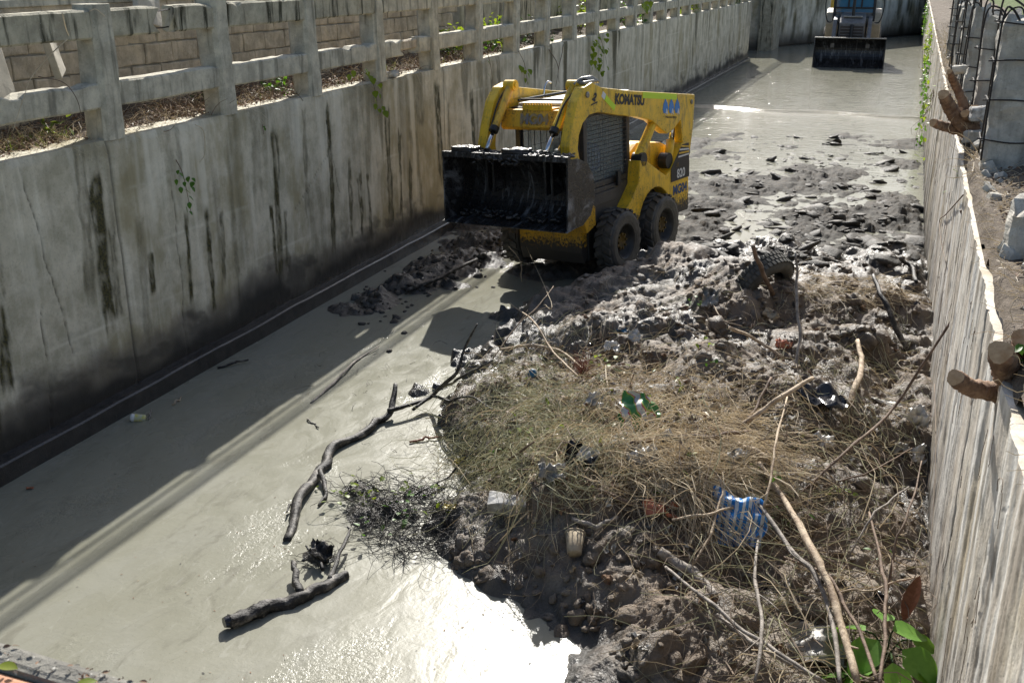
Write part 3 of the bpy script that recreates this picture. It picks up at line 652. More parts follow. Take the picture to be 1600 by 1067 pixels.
far_wall('canal_wall', (-5.8, 50.6), (3.0, 67.5), 4.6, 'stained concrete wall closing the view behind the distant backhoe', 120)
mb = MB(); mb.add(*rbox(-6.35, -5.72, 48.2, 50.7, -.3, 4.7, 3, 5, 0.01, 0.03))
tag(mb.build('buttress', 'mossy_concrete'), 'dark stained concrete buttress at the bend behind the backhoe', 'buttress')

# ------------------------------------------------------------------ banks
def terrain(name, x0, x1, nx, y0, y1, ny, zf, matn, label):
    gx = np.linspace(x0, x1, nx); gy = np.linspace(y0, y1, ny); A, B = np.meshgrid(gx, gy, indexing='ij')
    mb = MB(); mb.add(np.stack([A, B, zf(A, B)], -1).reshape(-1, 3), grid(nx, ny)); return tag(mb.build(name, matn, smooth=True), label, 'ground', kind='structure')
def zl_(A, B): return TL - 0.03 + 0.05 * sstep(-6.28, -6.5, A) * 0 + 0.06 * fbm(A * 3, B * 3, 130, 3) * sstep(0, 0.2, -6.2 - A) + 0.10 * sstep(0, .6, -6.4 - A)
terrain('bank_strip', -7.2, -6.26, 40, 1.0, 44.0, 900, zl_, 'bank_soil', 'narrow strip of soil and litter behind the railing')
terrain('upper_bank', -160.0, -7.22, 60, -40, 160, 120, lambda A, B: 3.16 + 0.05 * fbm(A * 2, B * 2, 131, 3) + 0 * A, 'turf', 'grassy ground above the block wall')
def zr_(A, B):
    e = A - (WR + 0.15)
    return TR - 0.05 + 0.085 * sstep(-.14, -.09, e + .05 * fbm(B * 3, B * 0, 136, 3)) + 0.10 * sstep(0, .5, e) + sstep(-0.05, .3, e) * (0.07 * fbm(A * 3, B * 3, 132, 4) + 0.03 * fbm(A * 14, B * 14, 133, 3)) + 0.05
terrain('right_bank', WR + 0.025, 2.6, 110, 1.0, 30.0, 900, zr_, 'bank_soil', 'bare brown soil on top of the right canal wall')
terrain('outer_ground', 2.55, 160.0, 60, -40, 160, 100, lambda A, B: 2.2 + 0.15 * fbm(A * .3, B * .3, 134, 3), 'turf', 'open ground beyond the right bank')
terrain('far_bank', -40, 40, 40, 66.5 + 3, 200, 40, lambda A, B: 4.4 + 0.1 * fbm(A, B, 135, 3), 'turf', 'raised ground beyond the bend')
terrain('right_bank_far', WR + 0.03, 2.6, 20, 30.0, 66.0, 100, zr_, 'bank_soil', 'soil on top of the far right canal wall')

# ================================================================== LEFT BANK: railing, block wall, litter
POSTS = [6.92 + 1.592 * k for k in range(-1, 23)]
def post_mesh(seed):
    prof = []; c = 0.035
    def ring(z, sx, sy): return [(-sx + c, -sy, z), (sx - c, -sy, z), (sx, -sy + c, z), (sx, sy - c, z), (sx - c, sy, z), (-sx + c, sy, z), (-sx, sy - c, z), (-sx, -sy + c, z)]
    zs = np.linspace(0, 1.05, 16); V = []
    for z in zs:
        k = 1 - 0.05 * z; V += ring(z, 0.12 * k, 0.125 * k)
    V = np.array(V); n = 8; m = len(zs)
    for a in range(2): V[:, a] += 0.008 * fbm(V[:, 1 - a] * 8 + seed, V[:, 2] * 7, seed + a, 3) + 0.015 * fbm(V[:, 2] * 1.2 + seed, V[:, 2] * 0, seed + 5, 1) * (1 if a else 0.6)
    F = [[i * n + j, i * n + (j + 1) % n, (i + 1) * n + (j + 1) % n, (i + 1) * n + j] for i in range(m - 1) for j in range(n)]; F.append(list(range((m - 1) * n, m * n)))
    return V, F
def rail_piece(y0, y1, z0, z1, seed, name='rail', matn='rail_concrete', par=None, ragged=(False, False), thick=0.16):
    """one rail of a bay, modelled about its own middle"""
    L = y1 - y0; ny = max(4, int(L / 0.07)); yv = np.linspace(-L / 2, L / 2, ny); hz = (z1 - z0) / 2; hx = thick / 2; c = 0.015
    sec = [(-hx, -hz + c), (-hx + c, -hz), (0, -hz), (hx - c, -hz), (hx, -hz + c), (hx, -hz * .3), (hx, hz * .4), (hx, hz - c), (hx - c, hz), (0, hz), (-hx + c, hz), (-hx, hz - c)]
    V = np.array([[(x, y, z) for x, z in sec] for y in yv]).reshape(-1, 3); n = len(sec)
    V[:, 0] += 0.006 * fbm(V[:, 1] * 7 + seed, V[:, 2] * 9, seed, 3); V[:, 2] += 0.007 * fbm(V[:, 1] * 5 + seed, V[:, 0] * 9, seed + 3, 3)
    chip = sstep(0.25, 0.5, fbm(V[:, 1] * 4 + seed * 3, V[:, 0] * 5, seed + 6, 3)); V[:, 2] -= 0.03 * chip * (V[:, 2] > hz * .8)
    for e, s in ((0, 0), (1, ny - 1)):
        if ragged[e]: V[s * n:(s + 1) * n, 1] += 0.05 * fbm(V[s * n:(s + 1) * n, 2] * 14, V[s * n:(s + 1) * n, 0] * 14, seed + 8, 2) * 2
    F = [[i * n + j, i * n + (j + 1) % n, (i + 1) * n + (j + 1) % n, (i + 1) * n + j] for i in range(ny - 1) for j in range(n)]
    F.append(list(range(n))[::-1]); F.append(list(range((ny - 1) * n, ny * n)))
    mb = MB(); mb.add(V, F); return mb.build(name, matn, par, loc=(WL - 0.115 + 0.02, (y0 + y1) / 2, (z0 + z1) / 2))
rail = empty('concrete_railing', (0, 0, 0), label='weathered grey concrete post and rail fence along the left canal wall', cat='railing')
pvar = []
for k in range(3):
    mb = MB(); mb.add(*post_mesh(k * 9 + 2)); o = mb.build('post', 'rail_concrete', rail, loc=(WL - 0.115, POSTS[k], TL - 0.01)); pvar.append(o)
for k, y in enumerate(POSTS[3:]):
    o = pvar[k % 3].copy(); COL.objects.link(o); o.parent = rail; o.location = (WL - 0.115, y, TL - 0.01); o.rotation_euler[2] = R_(180) * (k % 2)
HALF = 0.117
MIDZ, TOPZ = (2.515, 2.715), (3.05, 3.27)
mids, tops = [], []
for k in range(len(POSTS) - 1):
    y0, y1 = POSTS[k] + HALF, POSTS[k + 1] - HALF
    if k == 1:      # the bay whose top rail has a broken gap
        ya = atX(238, 30, WL - .05)[1]; yb = atX(272, 22, WL - .05)[1]
        rail_piece(y0, ya, *TOPZ, 31, matn='mossy_concrete', par=rail, ragged=(False, True)); rail_piece(yb, y1, *TOPZ, 33, par=rail, matn='mossy_concrete', ragged=(True, False))
        mb = MB()
        for dz in (0.05, 0.19): mb.add(*tube(bez([(WL - .1, ya - .05, TOPZ[0] + dz), (WL - .09, (ya + yb) / 2, TOPZ[0] + dz - .012), (WL - .1, yb + .05, TOPZ[0] + dz)], 5), 0.006, 6))
        mb.build('exposed_bar', 'rebar', rail)
        rail_piece(y0, y1, *MIDZ, 35, par=rail); continue
    if k == 4:      # the bay whose middle rail has lost its face
        ya = y0 + 0.42; yb = y0 + 0.95
        rail_piece(y0, ya, *MIDZ, 37, par=rail, ragged=(False, True)); rail_piece(ya + .005, yb, MIDZ[0] + .06, MIDZ[1] - .02, 38, par=rail, matn='block_stone', thick=.08, ragged=(True, True)); rail_piece(yb + .005, y1, *MIDZ, 39, par=rail, ragged=(True, False))
        rail_piece(y0, y1, *TOPZ, 40, par=rail); continue
    if k < 8:
        a = rail_piece(y0, y1, *MIDZ, 50 + k * 2, par=rail); b_ = rail_piece(y0, y1, *TOPZ, 51 + k * 2, par=rail, matn='mossy_concrete' if k < 4 else 'rail_concrete')
        mids.append(a); tops.append(b_)
    else:
        for src, zz in ((mids, MIDZ), (tops, TOPZ)):
            o = src[(k * 5 + 2) % 4 + 1].copy(); COL.objects.link(o); o.parent = rail; o.location = (WL - 0.095, (y0 + y1) / 2, sum(zz) / 2)
# block retaining wall behind
bw = empty('block_wall', (-7.0, 10, 2.28), label='tan split faced block retaining wall behind the concrete railing', cat='wall')
bv = []
for k in range(5):
    mb = MB(); mb.add(*rbox(-.12, .0, -.205, .205, -.094, .094, k * 7 + 3, 5, 0.014, 0.012)); bv.append(mb)
bmeshes = []; cnt = 0
for row in range(5):
    y = 4.2 + (0.21 if row % 2 else 0.0)
    while y < 16.2:
        z = 2.38 + 0.2 * row
        if len(bmeshes) < 5: o = bv[len(bmeshes)].build('block', 'block_stone', bw, smooth=False); bmeshes.append(o)
        else: o = bmeshes[random.randrange(5)].copy(); COL.objects.link(o); o.parent = bw
        o.location = (0.0 + random.uniform(-.008, .008), y - 10, z - 2.28); o.rotation_euler[0] = math.pi * random.randrange(2)
        y += 0.42
mb = MB(); mb.add(*box(-.14, -.018, -6.2, 6.5, -.1, .985)); mb.build('mortar_backing', 'mortar', bw)
mb = MB(); mb.add(*rbox(-.16, .02, -6.2, 6.5, .99, 1.05, 5, 60, .01, .01)); mb.build('coping', 'rail_concrete', bw)
gw = empty('boundary_wall', (-7.15, 30, 2.2), label='plain grey panel wall behind the far part of the railing', cat='wall')
y = 16.6
while y < 44: part0 = MB(); part0.add(*rbox(-.08, .08, y - 30, y - 30 + 2.36, -.1, 1.04, int(y), 10, .012, .012)); part0.build('panel', 'mossy_concrete', gw); y += 2.4
# loose pale slabs leaning behind the railing
for (px, py, Xp, w, h_, tilt, rz, lab) in [(96, 118, -6.62, .10, .42, .28, .5, 'pale slab leaning on the block wall beside the nearest post'), (8, 160, -6.7, .16, .62, .05, .3, 'cream slab standing behind the middle rail at the left edge'), (232, 22, -6.75, .2, .3, -.2, .2, 'pale broken slab behind the gap in the top rail')]:
    p = atX(px, py, Xp); mb = MB(); mb.add(*rbox(-.03, .03, -w, w, 0, h_, int(px), 4, .012, .01)); o = mb.build('concrete_slab', 'pale_slab' if 'pale_slab' in MT else simple('pale_slab', (0.50, 0.47, 0.40), 0.85, 0.3, 12))
    o.location = p if py > 50 else p - np.array([0, 0, .1]); o.rotation_euler = (tilt, -.15, rz); tag(o, lab, 'slab')

# ------------------------------------------------------------------ small foliage builders
def leaf_shape(L=1.0, W=0.5, fold=0.18, n=5, tip=0.12, heart=False):
    t = np.linspace(0, 1, n); w = W / 2 * np.sin(np.pi * np.clip(t, 0, 1) ** (0.7 if heart else 0.9)) ** 0.8; w[0] = 0.02 * W; w[-1] = 0.0
    V = []
    for i in range(n):
        z = -tip * t[i] ** 2 * L
        V += [(t[i] * L, -w[i] * L, z + fold * w[i] * L), (t[i] * L, 0, z), (t[i] * L, w[i] * L, z + fold * w[i] * L)]
    F = []
    for i in range(n - 1):
        for j in range(2): F.append([i * 3 + j, i * 3 + j + 1, (i + 1) * 3 + j + 1, (i + 1) * 3 + j])
    return np.array(V), np.array(F)
def rotm(rx, ry, rz):
    return np.array(Matrix.Rotation(rz, 3, 'Z') @ Matrix.Rotation(ry, 3, 'Y') @ Matrix.Rotation(rx, 3, 'X'))
def scatter_leaves(mb, pts, L, W=0.55, lo=0.7, hi=1.3, tilt=0.8, mi=0, n=4, fold=.18):
    V, F = leaf_shape(1.0, W, n=n, fold=fold)
    for p in pts:
        s = L * random.uniform(lo, hi); M = rotm(random.uniform(-.6, .6), random.gauss(0.2, tilt), random.uniform(0, 6.28)); mb.add(V * s @ M.T + p, F, mi)
_SF = {}
def strand(mb, p, q, r, bow=0.05, n=6, sides=3, mi=0, taper=.4):
    p = np.array(p, float); q = np.array(q, float); L = np.linalg.norm(q - p)
    t = np.linspace(0, 1, n)[:, None]; P = p + (q - p) * t
    off = rng.normal(0, bow * L, 3); off2 = rng.normal(0, bow * L * .5, 3)
    P = P + np.sin(t * math.pi) * off + np.sin(t * 2 * math.pi) * off2
    T = (q - p) / (L + 1e-9); a_ = np.array([0, 0, 1.0]) if abs(T[2]) < .9 else np.array([1.0, 0, 0]); u = np.cross(T, a_); u /= np.linalg.norm(u); w = np.cross(T, u)
    if (n, sides) not in _SF:
        i, j = np.meshgrid(np.arange(n - 1), np.arange(sides), indexing='ij'); j2 = (j + 1) % sides; th = np.arange(sides) * 2 * math.pi / sides
        _SF[(n, sides)] = (np.stack([i * sides + j, i * sides + j2, (i + 1) * sides + j2, (i + 1) * sides + j], -1).reshape(-1, 4), np.cos(th), np.sin(th))
    F, cs, sn = _SF[(n, sides)]; ring = cs[:, None] * u + sn[:, None] * w; rr = r * (1 - (1 - taper) * t[:, 0])
    mb.add((P[:, None, :] + rr[:, None, None] * ring[None]).reshape(-1, 3), F, mi)
def blade_tuft(mb, p, n, h_, spread, w=0.006, mi=0):
    for _ in range(n):
        a = random.uniform(0, 6.28); l = h_ * random.uniform(.5, 1.15); s = spread * random.uniform(.2, 1.0); d = np.array([math.cos(a), math.sin(a), 0])
        b0 = np.array(p) + d * random.uniform(0, .03); side = np.array([-d[1], d[0], 0]) * w * .5; V = []
        for t in (0, .4, .75, 1): c = b0 + d * s * t ** 1.6 + np.array([0, 0, l * (t - .35 * t * t)]); V += [c - side * (1 - t * .95), c + side * (1 - t * .95)]
        mb.add(V, np.array([[0, 1, 3, 2], [2, 3, 5, 4], [4, 5, 7, 6]]), mi)
def zbank(x, y): return float(zl_(np.array(x), np.array(y)))
# fallen leaves and dry grass on the strip behind the railing
mb = MB(); V, F = leaf_shape(1.0, .5, .3, 4, .3)
for _ in range(9000):
    y = 3.5 + 14 * random.random() ** 1.3; x = -6.16 - abs(random.gauss(0, .42))
    if x < -6.98: continue
    clump = float(fbm(y * 1.3, x * 2, 140, 2))
    if clump < -0.25 and random.random() < .7: continue
    s = random.uniform(.02, .055); M = rotm(random.uniform(-1, 1), random.uniform(-.7, .7), random.uniform(0, 6.28)); mb.add(V * s @ M.T + np.array([x, y, zbank(x, y) + .015 + random.random() * .05 * (1 + clump)]), F, 0 if random.random() < .75 else 1)
tag(mb.build('fallen_leaves', ['dead_leaf', 'dead_leaf_pale']), 'brown dead leaves littering the strip under the railing', 'leaf litter', kind='stuff')
mb = MB()
for _ in range(9000):
    y = 4.0 + 12 * random.random() ** 1.2; x = -6.1 - random.random() * .75; cl = float(fbm(y * .8 + 3, x, 141, 2))
    near = 1.6 if y < 6.9 else 0.3
    if random.random() > near * (0.6 + cl) + .08: continue
    z = zbank(x, y); a = random.uniform(0, 6.28); l = random.uniform(.06, .22)
    strand(mb, (x, y, z), (x + math.cos(a) * l, y + math.sin(a) * l, z + random.uniform(.0, .15)), .0022, .12, 4, 3, 0 if random.random() < .7 else 1)
for _ in range(170):                     # stalks hanging over the edge
    y = 4.5 + random.random() * 11; z = TL; l = random.uniform(.05, .25); strand(mb, (-6.08, y, z + .02), (-5.955, y + random.gauss(0, .12), z - l * random.random()), .0016, .15, 6, 3, 0)
tag(mb.build('dry_grass', ['straw', 'root_brown']), 'dry straw and dead stalks along the top of the left wall', 'dry grass', kind='stuff')
mb = MB()
for _ in range(70):
    y = random.choice([random.uniform(5.2, 6.8), random.uniform(4.5, 15)]); x = -6.2 - random.random() * .5; blade_tuft(mb, (x, y, zbank(x, y)), 7, random.uniform(.08, .2), .1)
tag(mb.build('green_grass', 'grass_blade'), 'green grass tufts among the dry straw beside the railing posts', 'grass', kind='stuff')
mb = MB()
for _ in range(1500):
    y = random.uniform(3, 26); x = -7.25 - abs(random.gauss(0, 1.3)); blade_tuft(mb, (x, y, 3.15), 5, random.uniform(.06, .22), .1, .01)
tag(mb.build('bank_grass', 'grass_blade'), 'sunlit grass on the ground above the block wall', 'grass', kind='stuff')
# long dry stalks draped over the nearest rails
for i, (pts, lab) in enumerate([([(105, 62), (80, 85), (50, 120), (38, 150), (20, 205)], 'thin dry stalk draped over the middle rail left of the nearest post'), ([(97, 20), (103, 45), (108, 57)], 'short dry stalk hanging from the top rail near the nearest post'), ([(140, 18), (150, 15), (164, 26)], 'curled dry stalk lying across the head of the nearest post')]):
    P = [atX(x, y, -5.955 if i else -5.96) for x, y in pts]; mb = MB(); mb.add(*tube(bez(P, 6), np.linspace(.005, .002, len(bez(P, 6))), 5)); tag(mb.build('dry_stalk', 'straw', smooth=True), lab, 'stalk')
# vines: each leaf a piece of its own on a thin stem
def make_leaf_proto(name, L, W, m, heart=True):
    V, F = leaf_shape(L, W, .22, 6, .18, heart); mb = MB(); mb.add(V, F); return mb
leaf_protos = {}
def leaf_obj(par, key, p, s, rot):
    L, W, m = {'vine': (1, .78, 'leaf_lime'), 'vine_green': (1, .7, 'leaf_green'), 'broad': (1, .72, 'leaf_broad'), 'narrow': (1, .35, 'leaf_green'), 'dark': (1, .6, 'leaf_dark')}[key]
    if key not in leaf_protos:
        o = make_leaf_proto('leaf', L, W, m).build('leaf', m, par, smooth=True); leaf_protos[key] = o
    else: o = leaf_protos[key].copy(); COL.objects.link(o); o.parent = par
    o.location = p; o.scale = (s, s, s); o.rotation_euler = rot; return o
def vine(pix, X, leaves, label, size=.06, key='vine', cat='vine', spread=.05, stemr=.005, name='hanging_vine'):
    P = [atX(x, y, X + (0.02 if i else 0.0)) for i, (x, y) in enumerate(pix)]; base = P[0]
    e = empty(name, tuple(base), label=label, cat=cat)
    C = bez([p - base for p in P], 6); mb = MB(); mb.add(*tube(C, np.linspace(stemr, stemr * .5, len(C)), 5)); mb.build('stem', 'root_brown', e, smooth=True)
    for (x, y) in leaves:
        p = atX(x, y, X + random.uniform(0.02, .07)) - base
        leaf_obj(e, key, p, size * random.uniform(.75, 1.25), (random.uniform(-.4, .4), random.uniform(.5, 1.3), random.uniform(-1.6, .6)))
    return e
vine([(545, 108), (565, 112), (580, 125), (588, 150), (590, 172), (600, 176)], WL + .03, [(552, 110), (582, 122), (578, 118), (588, 133), (595, 130), (586, 142), (592, 146), (584, 153), (586, 162), (592, 170), (597, 166), (600, 173), (570, 108), (545, 116), (574, 112)], 'lime green vine hanging over the left wall below the fourth post', .085)
vine([(760, 78), (766, 100), (770, 130), (770, 160), (767, 172)], WL + .02, [(762, 115), (769, 142), (771, 148), (765, 152), (768, 160), (761, 95)], 'short green vine trailing down the left wall behind the raised bucket arm', .08, 'vine_green')
vine([(810, 80), (818, 96), (822, 112), (824, 132)], WL + .03, [(812, 102), (820, 110), (824, 114), (820, 122), (824, 128), (815, 104), (826, 108)], 'yellow green vine on the left wall just above the yellow loader', .095)
vine([(275, 250), (285, 270), (292, 300), (298, 330)], WL + .02, [(280, 270), (284, 278), (288, 284), (276, 280), (294, 276), (300, 278), (288, 296), (294, 306), (296, 316), (282, 292), (299, 292), (302, 284), (290, 322), (278, 266), (296, 330)], 'leafy green weed rooted in a crack of the left wall', .055, 'vine_green', 'weed', name='wall_weed')
vine([(410, 195), (412, 210)], WL + .02, [(412, 197), (414, 200)], 'tiny green sprout on the shaded left wall', .03, 'vine_green', 'sprout', name='wall_sprout')
vine([(935, 50), (940, 65), (945, 85), (950, 110)], WL + .05, [(935 + random.uniform(-12, 16), 50 + random.uniform(0, 65)) for _ in range(46)], 'trailing green creeper on the left wall beyond the loader', .10, 'vine', spread=.1)
vine([(1010, 0), (1020, 8)], WL + .02, [(1010 + random.uniform(-8, 8), 2 + random.uniform(0, 16)) for _ in range(10)], 'small green creeper hanging at the far part of the railing', .14, 'vine')
for i, (pix, lab) in enumerate([([(858, 78), (870, 98), (872, 115), (868, 136)], 'dark bare root hanging down the left wall, nearer of two'), ([(880, 70), (878, 85), (872, 112), (874, 130)], 'dark bare root hanging down the left wall, farther of two'), ([(305, 195), (318, 205), (320, 240), (312, 254)], 'pale dead stalk hanging down the left wall below the second post'), ([(60, 120), (100, 130), (122, 160), (128, 200)], 'thin dark creeper crossing the middle rail at the nearest post')]):
    P = bez([atX(x, y, WL + .03 if i < 3 else -5.955) for x, y in pix], 7); mb = MB(); mb.add(*tube(P, np.linspace(.009 if i < 2 else .004, .003, len(P)), 5, .2, i)); tag(mb.build('hanging_root', 'straw' if i == 2 else 'root_brown', smooth=True), lab, 'root')
# shrubs and weeds behind the railing
def shrub(p, n, r, h_, size, key, label, name='shrub', stems=6):
    e = empty(name, tuple(p), label=label, cat='shrub'); mb = MB()
    for _ in range(stems): strand(mb, (random.gauss(0, .02), random.gauss(0, .02), 0), (random.gauss(0, r * .6), random.gauss(0, r * .6), h_ * random.uniform(.6, 1)), .006, .08, 6, 4)
    mb.build('stem', 'root_brown', e); mb = MB(); pts = []
    for _ in range(n):
        a = random.uniform(0, 6.28); q = r * random.random() ** .5; pts.append(np.array([math.cos(a) * q, math.sin(a) * q, h_ * (0.1 + 0.9 * random.random()) * (1 - .4 * (q / r) ** 2)]))
    scatter_leaves(mb, pts, size, .6, tilt=.6); mb.build('foliage', key, e, smooth=True); return e
for (px, py, X, n, r, h_, s, key, lab) in [(712, 55, -6.55, 90, .25, .55, .09, 'leaf_lime', 'yellow green weed between the fifth and sixth posts'), (765, 65, -6.5, 130, .35, .5, .08, 'leaf_green', 'low green shrub behind the sixth post'), (775, 20, -6.6, 90, .3, .6, .09, 'leaf_lime', 'lime shrub leaning over the rail beside the seventh post'), (430, 140, -6.5, 70, .16, .22, .06, 'leaf_green', 'grey green weed among dead twigs before the third post'), (85, 205, -6.45, 40, .12, .3, .07, 'grass_blade', 'bright green weed below the middle rail at the left'), (835, 65, -6.5, 160, .4, .5, .09, 'leaf_dark', 'dark green shrub under the rail behind the loader'), (905, 45, -6.6, 240, .5, .7, .09, 'leaf_lime', 'yellow green shrub pushing through the railing past the loader'), (975, 30, -6.6, 180, .5, .6, .1, 'leaf_green', 'green shrub behind the far railing'), (690, 70, -6.8, 120, .4, .35, .07, 'leaf_dark', 'dark weeds at the end of the block wall'), (1060, 14, -6.6, 200, .6, .6, .12, 'leaf_lime', 'lime shrub at the far end of the railing'), (1130, 5, -6.6, 160, .6, .6, .14, 'leaf_green', 'green shrub by the last railing posts'), (310, 120, -6.7, 40, .12, .2, .06, 'leaf_dark', 'small dark weed behind the second post')]:
    p = atX(px, py, X); shrub((X, p[1], zbank(X, p[1])), n, r, h_, s, key, lab)
mb = MB()                                # twigs and dead stalks heaped before the third post and under the rails
for (px, py, n, r) in [(425, 150, 90, .22), (280, 165, 110, .25), (460, 140, 50, .15), (720, 85, 80, .3), (840, 62, 60, .3), (180, 180, 40, .2), (640, 110, 30, .2)]:
    c = atX(px, py, -6.4)
    for _ in range(n):
        x = c[0] + random.gauss(0, .12); y = c[1] + random.gauss(0, r); z = zbank(x, y); a = random.uniform(0, 6.28); l = random.uniform(.06, .3)
        strand(mb, (x, y, z), (x + math.cos(a) * l, y + math.sin(a) * l, z + random.uniform(0, .2)), .004, .1, 5, 4)
tag(mb.build('dead_twigs', 'root_brown'), 'brown dead twigs piled under the left railing', 'twigs', kind='stuff')
mb = MB(); mb.add(*rbox(-.09, .09, -.06, .06, -.04, .05, 4, 4, .03, .03)); o = mb.build('stone', 'foam', loc=tuple(atX(612, 118, WL - .05))); tag(o, 'pale lump of broken concrete on the wall top beside the fourth post', 'stone')
# overhead cables strung along the street on the left: their soft shadows stripe the water
for i, (sx, r) in enumerate([(-4.74, .016), (-4.64, .022), (-4.55, .018), (-4.48, .026)]):
    z = 5.0 + .1 * i; X = sx - z * 0.385
    mb = MB(); P = bez([(X, -30, z), (X, 40, z - .2), (X, 120, z)], 12); mb.add(*tube(P, r, 8)); tag(mb.build('overhead_cable', 'wire_black', smooth=True), 'black overhead cable strung high along the left bank', 'cable', 'overhead cables above the left bank')

# ================================================================== RIGHT BANK: broken pillars, rebar, stumps
def zright(x, y): return float(zr_(np.array(float(x)), np.array(float(y))))
def bar(mb, P, r=.009, n=6): mb.add(*tube(bez(P, 5) if len(P) > 2 else P, r, n))
def pillar(X, Y, h_, w, label, seed, bars=True, lean=0.0, broken=0.08):
    z0 = zright(X, Y) - .1; e = empty('broken_pillar', (X, Y, z0), (lean * .5, lean, 0), label=label, cat='pillar')
    n = 10; zs = np.linspace(0, h_, 22); a = w * .58; c = .03
    ringp = [(-a + c, -a), (0, -a), (a - c, -a), (a, -a + c), (a, 0), (a, a - c), (a - c, a), (0, a), (-a + c, a), (-a, a - c), (-a, 0), (-a, -a + c)]; n = len(ringp)
    V = np.array([[(x, y, z) for x, y in ringp] for z in zs]); 
    V[..., 0] += .035 * fbm(V[..., 1] * 6 + seed, V[..., 2] * 5, seed, 4); V[..., 1] += .035 * fbm(V[..., 0] * 6 + seed, V[..., 2] * 5, seed + 2, 3)
    V[-1, :, 2] += broken * fbm(V[-1, :, 0] * 9 + seed, V[-1, :, 1] * 9, seed + 4, 2) * 2; V[-1, :, :2] *= .93
    V[-2, :, 2] += broken * .6 * fbm(V[-1, :, 0] * 9 + seed, V[-1, :, 1] * 9, seed + 4, 2)
    F = [[i * n + j, i * n + (j + 1) % n, (i + 1) * n + (j + 1) % n, (i + 1) * n + j] for i in range(len(zs) - 1) for j in range(n)]
    cv = V[-1].mean(0); cv[2] += broken * .5; V = np.vstack([V.reshape(-1, 3), cv]); k = (len(zs) - 1) * n
    F += [[k + j, k + (j + 1) % n, len(V) - 1] for j in range(n)]
    mb = MB(); mb.add(V, F); mb.build('shaft', 'pillar_concrete', e)
    if bars:
        b2 = a + .012
        for (x, y) in ((-b2, -b2), (-b2, b2), (b2, -b2)):
            mb = MB(); top = h_ + random.uniform(-.05, .14)
            bar(mb, [(x, y, .15), (x + random.gauss(0, .012), y + random.gauss(0, .012), h_ * .55), (x * .96, y, top), (x * .5 + random.gauss(0, .03), y * .9, top + .05), (x * .1 + random.gauss(0, .04), y * .8, top - random.random() * .1)], .008); mb.build('reinforcing_bar', 'rebar', e, smooth=True)
        for z in np.arange(.3, h_, .27):
            mb = MB(); j = random.gauss(0, .015); bar(mb, [(-b2 - .012, -b2 - .05, z), (-b2 - .014, 0, z + j), (-b2 - .012, b2 + .02, z)], .006); bar(mb, [(-b2 - .05, -b2 - .014, z + .01), (0, -b2 - .016, z + j), (b2 + .03, -b2 - .014, z)], .006); mb.build('stirrup', 'rebar', e, smooth=True)
    return e
pillar(.74, 8.45, 1.14, .27, 'cracked concrete pillar with exposed black rebar, nearest tall one', 3)
pillar(.70, 10.05, 1.10, .24, 'broken concrete pillar with hooked rebar, second tall one along', 5)
pillar(.66, 11.65, 1.06, .22, 'weathered concrete pillar with exposed rebar behind the sawn stumps', 7)
pillar(.66, 13.25, 1.02, .22, 'narrow concrete pillar with rebar, fourth tall one along the right bank', 8)
pillar(.66, 14.85, 1.0, .22, 'concrete pillar with rebar, fifth tall one along the right bank', 11)
pillar(.68, 16.5, 1.0, .22, 'distant concrete pillar with thin rebar near the creepers', 12)
pillar(.70, 19.0, 1.0, .24, 'farthest concrete pillar on the right bank', 14)
pillar(.70, 5.85, .34, .20, 'low cracked concrete stub beside the soil edge', 16, False, broken=.05)
pillar(.86, 6.25, .62, .10, 'dark split post stump behind the low concrete stub', 18, False, broken=.1)
for i, (px, py, Y, s, lab) in enumerate([(1535, 178, 9.6, .09, 'pale lump of concrete wedged among the sawn stumps'), (1520, 215, 9.5, .07, 'grey lump of concrete below the sawn stumps'), (1500, 110, 11.0, .06, 'broken concrete lump behind the sawn stumps')]):
    p = atY(px, py, Y); mb = MB(); mb.add(*rbox(-s, s, -s * .8, s * .8, -s * .7, s * .7, i + 5, 4, .035, s * .3)); o = mb.build('concrete_lump', 'foam' if i == 0 else 'pillar_concrete', loc=tuple(p)); tag(o, lab, 'concrete lump')
def stump(name, P, R, label, n=14, core='cut_wood', sub=()):
    """sawn limb: bark tube with a pale cut face on its last end"""
    P = np.array(P, float); base = P[0].copy(); e = empty(name, tuple(base), label=label, cat='stump')
    C = bez(P - base, 7); rad = np.interp(np.linspace(0, 1, len(C)), np.linspace(0, 1, len(R)), R)
    mb = MB(); C2 = bez(C[::2], 5); r2 = np.interp(np.linspace(0, 1, len(C2)), np.linspace(0, 1, len(rad)), rad); mb.add(*tube(C2, r2, 22, .25, len(C) + int(px_seed()), caps=True)); mb.build('limb', 'stump_bark', e, smooth=True)
    d = C[-1] - C[-2]; d /= np.linalg.norm(d); u = np.cross(d, (0, 0, 1.0)); u /= np.linalg.norm(u); w = np.cross(d, u); th = np.linspace(0, 6.283, n, endpoint=False)
    V = [C[-1] + d * .008]; V += [C[-1] + d * .004 + (u * math.cos(t) + w * math.sin(t)) * rad[-1] * (1 + .1 * math.sin(t * 3 + len(C))) * .97 for t in th]
    mb = MB(); mb.add(V, [[0, 1 + j, 1 + (j + 1) % n] for j in range(n)]); mb.build('cut_face', core, e)
    return e
_s = [0]
def px_seed(): _s[0] += 3; return _s[0]
Yc = 4.25
q = lambda x, y, Y=Yc: atY(x, y, Y)
stump('sawn_branch', [q(1640, 610), q(1595, 612), q(1550, 612), q(1512, 604, 4.18), q(1493, 590, 4.08)], [.05, .047, .04, .034, .033], 'curved sawn branch with pale cut end jutting over the right wall')
stump('tree_stump', [q(1615, 625, 4.2), q(1592, 600, 4.2), q(1572, 570, 4.15), q(1563, 550, 4.02)], [.09, .075, .055, .046], 'thick sawn stump above the curved branch on the right bank')
